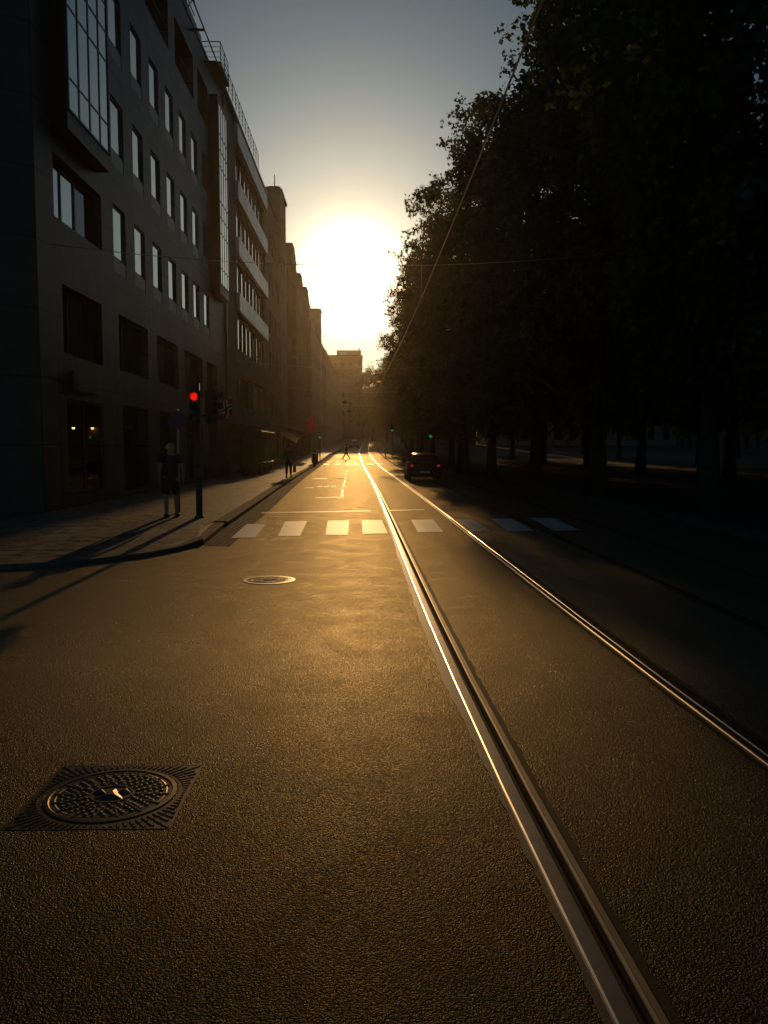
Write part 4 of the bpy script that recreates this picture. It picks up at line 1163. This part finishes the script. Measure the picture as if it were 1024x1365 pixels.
# ================================================================== PEOPLE
def skin_obj(name, verts, edges, radii, mat_, parent, sub=2):
    me = bpy.data.meshes.new(name); me.from_pydata([tuple(v) for v in verts], edges, [])
    me.materials.append(mat_)
    o = bpy.data.objects.new(name, me); C.objects.link(o); o.parent = parent
    md = o.modifiers.new('skin', 'SKIN'); md.use_smooth_shade = True; md.branch_smoothing = .4
    for i, r in enumerate(radii):
        s = me.skin_vertices[0].data[i]
        s.radius = r if isinstance(r, tuple) else (r, r)
        s.use_root = (i == 0)
    sb = o.modifiers.new('sub', 'SUBSURF'); sb.levels = sub; sb.render_levels = sub
    return o
def person(loc, rz, label, pose, mats, height=1.72, group=None, bulk=1.0):
    """pose: dict of joint positions in metres for a 1.72 m figure facing -Y"""
    o = thing('person', label, 'person', loc, rz, group)
    k = height/1.72; o.scale = (k*bulk,k*bulk,k)
    J = {'pelvis':(0,0,.95),'waist':(0,0,1.08),'chest':(0,0,1.30),'neckb':(0,0,1.44),'neck':(0,-.01,1.50),'skull':(0,-.015,1.60),'crown':(0,-.01,1.675),
         'shL':(.17,0,1.41),'elL':(.23,.02,1.13),'wrL':(.24,-.04,.88),'shR':(-.17,0,1.41),'elR':(-.23,.02,1.13),'wrR':(-.24,-.04,.88),
         'hipL':(.095,0,.90),'knL':(.11,-.01,.50),'anL':(.11,.02,.09),'heL':(.11,.05,.04),'toL':(.125,-.17,.03),
         'hipR':(-.095,0,.90),'knR':(-.11,-.01,.50),'anR':(-.11,.02,.09),'heR':(-.11,.05,.04),'toR':(-.125,-.17,.03)}
    J.update(pose); J = {a: Vector(b) for a, b in J.items()}
    rad = {'pelvis':(.145,.105),'waist':(.13,.095),'chest':(.155,.105),'neckb':(.09,.075),'neck':(.055,.058),'skull':(.078,.092),'crown':(.06,.072),
           'shL':.062,'elL':.043,'wrL':.030,'shR':.062,'elR':.043,'wrR':.030,'hipL':.088,'knL':.060,'anL':.040,'heL':.036,'toL':.030,'hipR':.088,'knR':.060,'anR':.040,'heR':.036,'toR':.030}
    names = list(J.keys()); names.remove('pelvis'); names = ['pelvis']+names
    V = [J[n] for n in names]; Rr = [rad[n] for n in names]
    ix = {n: i for i, n in enumerate(names)}
    E = [('pelvis','waist'),('waist','chest'),('chest','neckb'),('neckb','neck'),('neck','skull'),('skull','crown'),('neckb','shL'),('shL','elL'),('elL','wrL'),('neckb','shR'),('shR','elR'),('elR','wrR'),
         ('pelvis','hipL'),('hipL','knL'),('knL','anL'),('anL','toL'),('anL','heL'),('pelvis','hipR'),('hipR','knR'),('knR','anR'),('anR','toR'),('anR','heR')]
    E = [(ix[a], ix[b]) for a, b in E]
    # calves, and hands with five fingers
    def add(p, r, fr): V.append(Vector(p)); Rr.append(r); E.append((fr, len(V)-1)); return len(V)-1
    for s in 'LR':
        wr = J['wr'+s]; el = J['el'+s]; d = (wr-el).normalized(); side = Vector((1 if s == 'L' else -1, 0, 0))
        fwd = Vector((0,-1,0))
        pal = add(wr+d*.055, (.040,.020), ix['wr'+s])
        for j, (off, ln) in enumerate(((-.028,.066),(-.009,.076),(.010,.072),(.028,.056))):
            a = add(wr+d*.095+fwd*(-off), .0095, pal); b = add(wr+d*(.095+ln*.5)+fwd*(-off)-side*.008, .0085, a)
            add(wr+d*(.095+ln*.9)+fwd*(-off)-side*.022, .007, b)
        a = add(wr+d*.05+fwd*.042, .011, pal); add(wr+d*.085+fwd*.060-side*.012, .009, a)
    add(J['skull']+Vector((0,-.105,-.012)), .014, ix['skull'])              # nose
    skin_obj('body', V, E, Rr, mats['skin'], o)
    # face
    sk = J['skull']
    f = MB()
    for sx_ in (-1,1): f.ball(sk+Vector((sx_*.031,-.083,.012)), .011, 6)
    f.build('eyes', M['black'], o, True, local=True)
    # shirt
    Vs = [J['pelvis']+Vector((0,0,-.12)), J['waist'], J['chest'], J['neckb']+Vector((0,0,.0)), J['shL'], J['shL'].lerp(J['elL'], .62), J['shR'], J['shR'].lerp(J['elR'], .62)]
    if mats.get('long'):
        Vs[5] = J['elL']; Vs[7] = J['elR']
    Es = [(0,1),(1,2),(2,3),(3,4),(4,5),(3,6),(6,7)]
    Rs = [(.168,.128),(.158,.12),(.178,.125),(.092,.082),.082,.068,.082,.068]
    if mats.get('long'):
        Vs += [J['wrL'].lerp(J['elL'],.1), J['wrR'].lerp(J['elR'],.1)]; Es += [(5,8),(7,9)]; Rs += [.046,.046]
    skin_obj('shirt', Vs, Es, Rs, mats['shirt'], o)
    kk = mats.get('leg', .92)
    Vp = [J['pelvis']+Vector((0,0,.06)), J['pelvis']+Vector((0,0,-.05))]; Ep = [(0,1)]; Rp = [(.152,.118),(.155,.122)]
    for s in 'LR':
        b0 = len(Vp); Vp.append(J['hip'+s]+Vector((0,0,-.06))); Rp.append(.105); Ep.append((1,b0))
        Vp.append(J['hip'+s].lerp(J['kn'+s], .6)); Rp.append(.094); Ep.append((b0,b0+1))
        if kk <= 1: Vp.append(J['hip'+s].lerp(J['kn'+s], kk)); Rp.append(.088); Ep.append((b0+1,b0+2))
        else:
            Vp.append(J['kn'+s]); Rp.append(.076); Ep.append((b0+1,b0+2))
            Vp.append(J['kn'+s].lerp(J['an'+s], kk-1)); Rp.append(.060); Ep.append((b0+2,b0+3))
    skin_obj('shorts' if kk <= 1.3 else 'trousers', Vp, Ep, Rp, mats['legs'], o)
    for s in 'LR':
        a, t_, h_ = J['an'+s], J['to'+s], J['he'+s]
        skin_obj('shoe', [a+Vector((0,0,-.02)), h_+Vector((0,.0,.0)), (a+t_)/2+Vector((0,0,-.005)), t_+Vector((0,-.02,.0))], [(0,1),(0,2),(2,3)], [.048,.043,.046,.038], M['leather'], o, 1)
    # hair
    h = MB(); n = 12
    c0 = sk+Vector((0,.012,.03))
    for i in range(n+1):
        th = PI*.62*i/n
        for q_ in range(24):
            ph = 2*PI*q_/24
            fr = max(0, -math.sin(ph))                 # front = -Y keeps the face free
            t2 = th*(1-.42*fr)
            wob = 1+.05*math.sin(ph*5+i)+.03*math.sin(ph*11-i*2)
            h.v.append((c0.x+.098*wob*math.sin(t2)*math.cos(ph), c0.y+.112*wob*math.sin(t2)*math.sin(ph), c0.z+.098*wob*math.cos(t2)))
    for i in range(n):
        for q_ in range(24):
            b = i*24; h.f.append((b+q_, b+24+q_, b+24+(q_+1)%24, b+(q_+1)%24)); h.mi.append(0)
    h.build('hair', mats['hair'], o, True, local=True)
    return o
pl = gp(229,690,.12)
person(pl, R(205), 'person in dark top and knee shorts with fair backlit hair, standing beside the traffic light', 
       {'knL':(.11,-.02,.50),'anL':(.10,.03,.09),'heL':(.10,.06,.04),'toL':(.11,-.15,.03),'anR':(-.13,-.10,.09),'heR':(-.13,-.07,.04),'toR':(-.16,-.28,.03),'knR':(-.12,-.09,.50),
        'elL':(.23,.03,1.14),'wrL':(.22,-.06,.90),'elR':(-.24,.05,1.14),'wrR':(-.27,-.06,.90)},
       {'skin':M['skin'],'shirt':M['cloth_dark'],'legs':M['cloth_dark'],'hair':M['hair_light'],'leg':.98}, 1.68, None, 1.14)
pw = gp(385,638,.12)
wk = person(pw, R(8), 'person in dark clothes walking on the pavement with a shopping bag', 
       {'knL':(.10,-.16,.52),'anL':(.10,-.20,.11),'heL':(.10,-.17,.05),'toL':(.11,-.39,.06),'knR':(-.10,.02,.50),'anR':(-.10,.26,.14),'heR':(-.10,.30,.11),'toR':(-.11,.08,.03),
        'elL':(.24,.12,1.15),'wrL':(.25,.10,.90),'elR':(-.24,-.02,1.13),'wrR':(-.26,-.16,.90)},
       {'skin':M['skin'],'shirt':M['cloth_grey'],'legs':M['cloth_blue'],'hair':M['hair_dark'],'leg':1.75,'long':True}, 1.72)
hb = pw + Vector((.30,.08,0))
o = thing('shopping_bag', 'dark shopping bag hanging from the hand of the walking person', 'bag', (hb.x, hb.y, .62))
g = MB(); n = len(g.v)
bx_, by_ = hb.x, hb.y
g.v += [(bx_-.07,by_-.16,.44),(bx_+.07,by_-.16,.44),(bx_+.07,by_+.16,.44),(bx_-.07,by_+.16,.44),(bx_-.055,by_-.19,.78),(bx_+.055,by_-.19,.78),(bx_+.055,by_+.19,.78),(bx_-.055,by_+.19,.78)]
for f in ((0,3,2,1),(0,1,5,4),(1,2,6,5),(2,3,7,6),(3,0,4,7)): g.f.append(f); g.mi.append(0)
g.build('bag_body', M['cloth_dark'], o)
MB().tube([(bx_-.02,by_-.12,.77),(bx_-.03,by_-.06,.89),(bx_-.03,by_+.06,.89),(bx_-.02,by_+.12,.77)], .008, 6).build('handle', M['leather'], o)
pc = gp(462,612.5)
person(pc, R(-95), 'person in dark trousers striding across the far crossing',
       {'knL':(.10,-.20,.52),'anL':(.10,-.40,.12),'heL':(.10,-.38,.05),'toL':(.10,-.60,.07),'knR':(-.10,.10,.50),'anR':(-.10,.42,.18),'heR':(-.10,.47,.15),'toR':(-.10,.28,.03),
        'pelvis':(0,0,.93),'elL':(.22,.14,1.16),'wrL':(.23,.10,.92),'elR':(-.22,-.10,1.14),'wrR':(-.22,-.30,1.0)},
       {'skin':M['skin'],'shirt':M['cloth_dark'],'legs':M['cloth_dark'],'hair':M['hair_dark'],'leg':1.85,'long':True}, 1.75)

# ================================================================== CARS
def car(loc, rz, label, paint, taxi=False, lit=True):
    """local: length along Y, front at -Y"""
    o = thing('parked_car' if not taxi else 'oncoming_car', label, 'car', loc, rz)
    # body sections (y, zbottom, zbelt, halfwidth)
    secs = [(-2.15,.34,.62,.62),(-2.05,.26,.72,.78),(-1.6,.22,.86,.86),(-1.0,.20,.94,.885),(-.3,.19,.98,.895),(.6,.19,1.0,.895),(1.3,.21,1.02,.88),(1.85,.26,1.02,.84),(2.08,.32,.96,.78),(2.14,.42,.86,.70)]
    g = MB(); n = 12
    for (y, zb, zt_, hw) in secs:
        ring = [(-hw*.86,zb),(-hw*.98,zb+.12),(-hw,zb+(zt_-zb)*.45),(-hw*.985,zt_-.10),(-hw*.92,zt_-.01),(-hw*.55,zt_+.015),(hw*.55,zt_+.015),(hw*.92,zt_-.01),(hw*.985,zt_-.10),(hw,zb+(zt_-zb)*.45),(hw*.98,zb+.12),(hw*.86,zb)]
        g.v += [(x, y, z) for x, z in ring]
    for i in range(len(secs)-1):
        for k in range(n):
            a = i*n; g.f.append((a+k, a+(k+1)%n, a+n+(k+1)%n, a+n+k)); g.mi.append(0)
    g.f.append(tuple(range(n))[::-1]); g.mi.append(0); g.f.append(tuple((len(secs)-1)*n+k for k in range(n))); g.mi.append(0)
    # roof
    rb = [(-.95,.98,.77),(-.25,1.40,.63),(.2,1.45,.62),(.9,1.44,.61),(1.45,1.36,.58),(1.95,1.0,.70)]
    b0 = len(g.v)
    for (y, z, hw) in rb[1:5]:
        g.v += [(-hw,y,z-.05),(-hw*.9,y,z),(hw*.9,y,z),(hw,y,z-.05)]
    for i in range(3):
        for k in range(3):
            a = b0+i*4; g.f.append((a+k,a+k+1,a+4+k+1,a+4+k)); g.mi.append(0)
    for y0_, z0, w0, y1_, z1, w1 in ((-.95,.98,.80,-.25,1.37,.64),(1.95,1.0,.76,1.45,1.33,.60),(.45,.98,.82,.42,1.41,.63)):
        for sx_ in (-1,1): g.tube([(sx_*w0,y0_,z0),(sx_*w1,y1_,z1)], .035, 6)
    g.build('body', paint, o, True, local=True)
    gl = MB()
    def gq(a,b,c,d): gl.quad(a,b,c,d)
    gq((-.76,-.93,.97),(.76,-.93,.97),(.61,-.25,1.37),(-.61,-.25,1.37))
    gq((.70,1.93,.99),(-.70,1.93,.99),(-.57,1.45,1.33),(.57,1.45,1.33))
    for sx_ in (-1,1):
        gl.poly([(sx_*.80,-.9,.97),(sx_*.82,1.85,.99),(sx_*.60,1.43,1.31),(sx_*.62,-.22,1.36)])
    gl.build('windows', M['car_glass'], o, local=True)
    for (wx, wy) in ((-.79,-1.35),(.79,-1.35),(-.79,1.32),(.79,1.32)):
        W = MB(); n = 22
        for dx in (-.1,.1):
            pass
        prof = [(.20,-.10),(.30,-.105),(.325,-.08),(.325,.08),(.30,.105),(.20,.10)]
        base = len(W.v)
        for (r_, xx) in prof:
            for k in range(n): an = 2*PI*k/n; W.v.append((wx+xx, wy+r_*math.cos(an), .325+r_*math.sin(an)))
        for i in range(len(prof)-1):
            for k in range(n): q_ = base+i*n; W.f.append((q_+k,q_+(k+1)%n,q_+n+(k+1)%n,q_+n+k)); W.mi.append(0)
        wo_ = W.build('wheel', M['rubber'], o, True, local=True)
        Rm = MB(); sx_ = 1 if wx > 0 else -1
        for k in range(n):
            a0, a1 = 2*PI*k/n, 2*PI*(k+1)/n
            Rm.poly([(wx+sx_*.07,wy,.325),(wx+sx_*.09,wy+.2*math.cos(a0),.325+.2*math.sin(a0)),(wx+sx_*.09,wy+.2*math.cos(a1),.325+.2*math.sin(a1))])
        Rm.build('rim', M['galv'], wo_, local=True)
    for sx_ in (-1,1):
        MB().ball((sx_*.62,-2.06,.62), .13, 8, 0, (1.2,.6,.6)).build('headlight', M['chrome'], o, True, local=True)
        MB().box(sx_*.68-.065,sx_*.68+.065,2.06,2.165,.74,.85).build('tail_light', M['tail_on'] if lit else M['sign_red'], o, local=True)
        m_ = MB(); m_.ball((sx_*.97,-.62,1.0), .10, 7, 0, (1,.6,.7)); m_.tube([(sx_*.84,-.62,.97),(sx_*.95,-.62,.99)], .02, 6); m_.build('mirror', paint, o, True, local=True)
    b_ = MB(); b_.box(-.72,.72,2.10,2.19,.40,.56); b_.box(-.70,.70,-2.2,-2.1,.34,.50); b_.build('bumper', M['black'], o, local=True)
    MB().box(-.26,.26,2.192,2.2,.43,.53).build('number_plate', M['plate'], o, local=True)
    if taxi:
        MB().box(-.22,.22,-.05,.09,1.452,1.57).build('roof_sign', M['plate'], o, local=True)
    return o
cpos = (Xat(567,42), 44.2, 0.0)
car(cpos, PI, 'dark car seen from behind with dim red tail lights, in the shade of the trees', M['car_dark'])
car((Xat(472,146), 148, gz(148)+.01), R(0), 'small pale car coming down the street with a sunlit roof, at the shadow line', M['car_pale'], True, False)

# ================================================================== CAFE, AWNINGS, FLAGS, BINS
def awning(x0, x1, y0_, y1_, z0, z1, m, label, group=None):
    """x0,z0 at the wall; x1,z1 at the street edge"""
    o = thing('awning', label, 'awning', (x0, (y0_+y1_)/2, z0), 0, group)
    g = MB(); n = 10
    for k in range(n):
        a, b = y0_+(y1_-y0_)*k/n, y0_+(y1_-y0_)*(k+1)/n; s = .02*(1 if k % 2 else 0)
        g.quad((x0,a,z0-.0),(x1,a,z1),(x1,b,z1),(x0,b,z0)); g.quad((x1,a,z1-.002),(x1,a,z1-.22-s),(x1,b,z1-.22-s),(x1,b,z1-.002))
    g.quad((x0,y0_-.003,z0),(x0,y0_-.003,z0-.55),(x1,y0_-.003,z1-.5),(x1,y0_-.003,z1))
    g.build('canopy', m, o)
    f = MB(); f.tube([(x1-.01,y0_,z1-.02),(x1-.01,y1_,z1-.02)], .025)
    for y in (y0_+.1, y1_-.1): f.tube([(x0+.02,y,z0-.7),(x1-.02,y,z1-.03)], .018); 
    f.build('frame', M['galv'], o)
awning(-7.88, -6.35, 75.4, 76.8, 3.45, 2.62, M['awning'], 'cream sunlit awning sloping out over the pavement', 'awnings over the pavement')
awning(XF+.02, -6.3, 49.5, 56.5, 3.05, 2.72, M['awning_dark'], 'dark wide awning over the cafe tables', 'awnings over the pavement')
awning(-7.98, -6.8, 86, 92, gz(90)+3.4, gz(90)+2.8, M['awning_dark'], 'dark awning beyond the cream one', 'awnings over the pavement')
def flag(base, dirv, L_, w_, h_, label, cross=True, sway=.1):
    o = thing('flag', label, 'flag', base, 0, 'flags hung from the facades')
    base = Vector(base); d = Vector(dirv).normalized(); tip = base+d*L_
    MB().tube([base, tip], .018, 8).build('pole', M['galv'], o, True)
    g = MB(); nu, nv = 16, 12; n0 = 0
    for i in range(nu+1):
        for j in range(nv+1):
            p = tip - d*(w_*j/nv) + Vector((0, .07*math.sin(j*1.1+i*.25)*(i/nu), -h_*i/nu)) + Vector((.04*math.sin(i*.5+j*.6)*(i/nu),0,0))
            g.v.append(tuple(p))
    for i in range(nu):
        for j in range(nv):
            m_ = 0
            if cross:
                if j in (4,5,6,7) or i in (5,6,7,8): m_ = 1
                if j in (5,6) or i in (6,7): m_ = 2
            a = i*(nv+1)+j; g.f.append((a,a+1,a+nv+2,a+nv+1)); g.mi.append(m_)
    g.build('cloth', [M['flag_red'], M['flag_white'], M['flag_blue']], o, True)
flag((XF+.01, 43.0, 3.75), (1.0,-.15,.55), 1.1, .75, .95, 'red flag with a white edged cross, on the facade before the cafe')
flag((-7.98, 98.0, gz(98)+4.2), (1,-.1,.6), 2.2, 1.5, 1.9, 'plain orange red flag hung farther up the street', False)

def chair(loc, rz, label):
    o = thing('cafe_chair', label, 'chair', loc, rz, 'chairs at the pavement cafe')
    for sx_ in (-1,1):
        for sy in (-1,1):
            top = (sx_*.19, sy*.19, .45) if sy < 0 else (sx_*.19, .2, .45)
            MB().tube([(sx_*.21,sy*.22,0), top], .012, 6).build('leg', M['galv'], o, True, local=True)
    MB().box(-.21,.21,-.21,.21,.45,.475).build('seat', M['wood'], o, local=True)
    g = MB(); g.tube([(-.19,.2,.46),(-.2,.27,.86),(.2,.27,.86),(.19,.2,.46)], .012, 6)
    for k in range(3): g.box(-.19,.19,.235+.012*k,.25+.012*k,.58+.09*k,.64+.09*k)
    g.build('backrest', M['wood'], o, local=True)
    return o
def table(loc, label):
    o = thing('cafe_table', label, 'table', loc, 0, 'tables at the pavement cafe')
    MB().lathe([(.0,.75),(.34,.75),(.35,.735),(.34,.72),(.0,.72)], (0,0,0), 24).build('tabletop', M['alu'], o, True, local=True)
    MB().tube([(0,0,.03),(0,0,.72)], .03, 10).build('stem', M['metal'], o, True, local=True)
    MB().lathe([(.0,.0),(.22,.0),(.22,.02),(.04,.05),(0,.05)], (0,0,0), 20).build('base', M['metal'], o, True, local=True)
    return o
t0_ = table((-6.3,48.6,.12), 'round cafe table nearest the camera with a bright metal top')
t1_ = copy_tree(t0_); t1_.location = (-6.35,51.2,.12); t1_['label'] = 'second round cafe table, under the dark awning'
t2_ = copy_tree(t0_); t2_.location = (-6.4,53.9,.12); t2_['label'] = 'third round cafe table, under the far end of the dark awning'
spots = [(-6.9,48.4,R(80)),(-6.3,47.9,R(180)),(-6.95,51.3,R(85)),(-6.3,50.5,R(175)),(-6.35,51.95,R(5)),(-6.95,53.9,R(95)),(-6.4,54.7,R(0))]
cl_ = ['cafe chair between the wall and the first table','cafe chair with its back to the camera at the first table','cafe chair between the wall and the second table','cafe chair before the second table','cafe chair behind the second table','cafe chair between the wall and the third table','cafe chair behind the third table']
ch0 = chair((spots[0][0],spots[0][1],.12), spots[0][2], cl_[0])
for i, s in enumerate(spots[1:]):
    c = copy_tree(ch0); c.location = (s[0],s[1],.12); c.rotation_euler = (0,0,s[2]); c['label'] = cl_[i+1]
# planters with shrubs
pm = leaf_mesh('foliage', 77, 1.25, .42, .1, 30, 12, .07, 6); pm.materials.append(M['leaf2'])
def planter(loc, label):
    o = thing('planter', label, 'planter', loc, 0, 'planters at the pavement cafe')
    MB().lathe([(.0,0),(.2,0),(.27,.45),(.29,.45),(.29,.5),(.25,.5),(.24,.44),(0,.44)], (0,0,0), 20).build('pot', M['terracotta'], o, True, local=True)
    c = bpy.data.objects.new('foliage', pm); C.objects.link(c); c.parent = o; c.location = (0,0,.45); c.scale = (1,1,.9)
    return o
p0 = planter((-6.85,49.9,.12), 'terracotta pot with a leafy shrub between the cafe tables')
p1 = copy_tree(p0); p1.location = (-6.85,55.9,.12); p1.rotation_euler = (0,0,1); p1['label'] = 'terracotta pot with a leafy shrub at the far end of the cafe'
p2 = copy_tree(p0); p2.location = (-6.9,46.9,.12); p2.rotation_euler = (0,0,2); p2['label'] = 'terracotta pot with a leafy shrub by the wall before the cafe'
p3 = copy_tree(p0); p3.location = (-6.95,58.6,.12); p3.rotation_euler = (0,0,3); p3['label'] = 'terracotta pot with a leafy shrub beyond the cafe'
# utility box by the far kerb
ub = Vector((Xat(420,78), 78, gz(78)+.12))
o = thing('litter_bin', 'dark round litter bin standing at the kerb beyond the walking person', 'bin', ub)
MB().lathe([(0,.06),(.27,.06),(.31,.12),(.33,.95),(.30,.98),(0,.98)], ub, 24).lathe([(.2,0),(.2,.06)], ub, 16).build('bin_body', M['pole'], o, True)
MB().lathe([(.33,1.12),(.34,1.15),(.22,1.28),(0,1.32)], ub, 24).tube([(ub.x-.28,ub.y,ub.z+.96),(ub.x-.28,ub.y,ub.z+1.14)], .02, 6).tube([(ub.x+.28,ub.y,ub.z+.96),(ub.x+.28,ub.y,ub.z+1.14)], .02, 6).build('lid', M['metal'], o, True)
# bollards at the far crossing, right of the tracks
def bollard(x, y, label):
    o = thing('bollard', label, 'bollard', (x,y,gz(y)), 0, 'bollards by the tracks')
    MB().lathe([(0,.95),(.03,.95),(.06,.9),(.055,.82),(.075,.8),(.075,.04),(.11,.03),(.11,0),(0,0)], (0,0,0), 16).build('post', M['pole'], o, True, local=True)
    MB().lathe([(.0765,.72),(.078,.72),(.078,.78),(.0765,.78)], (0,0,0), 16).build('reflector', M['plate'], o, True, local=True)
bollard(Xat(514,108), 108, 'short dark post beside the tracks at the far crossing')
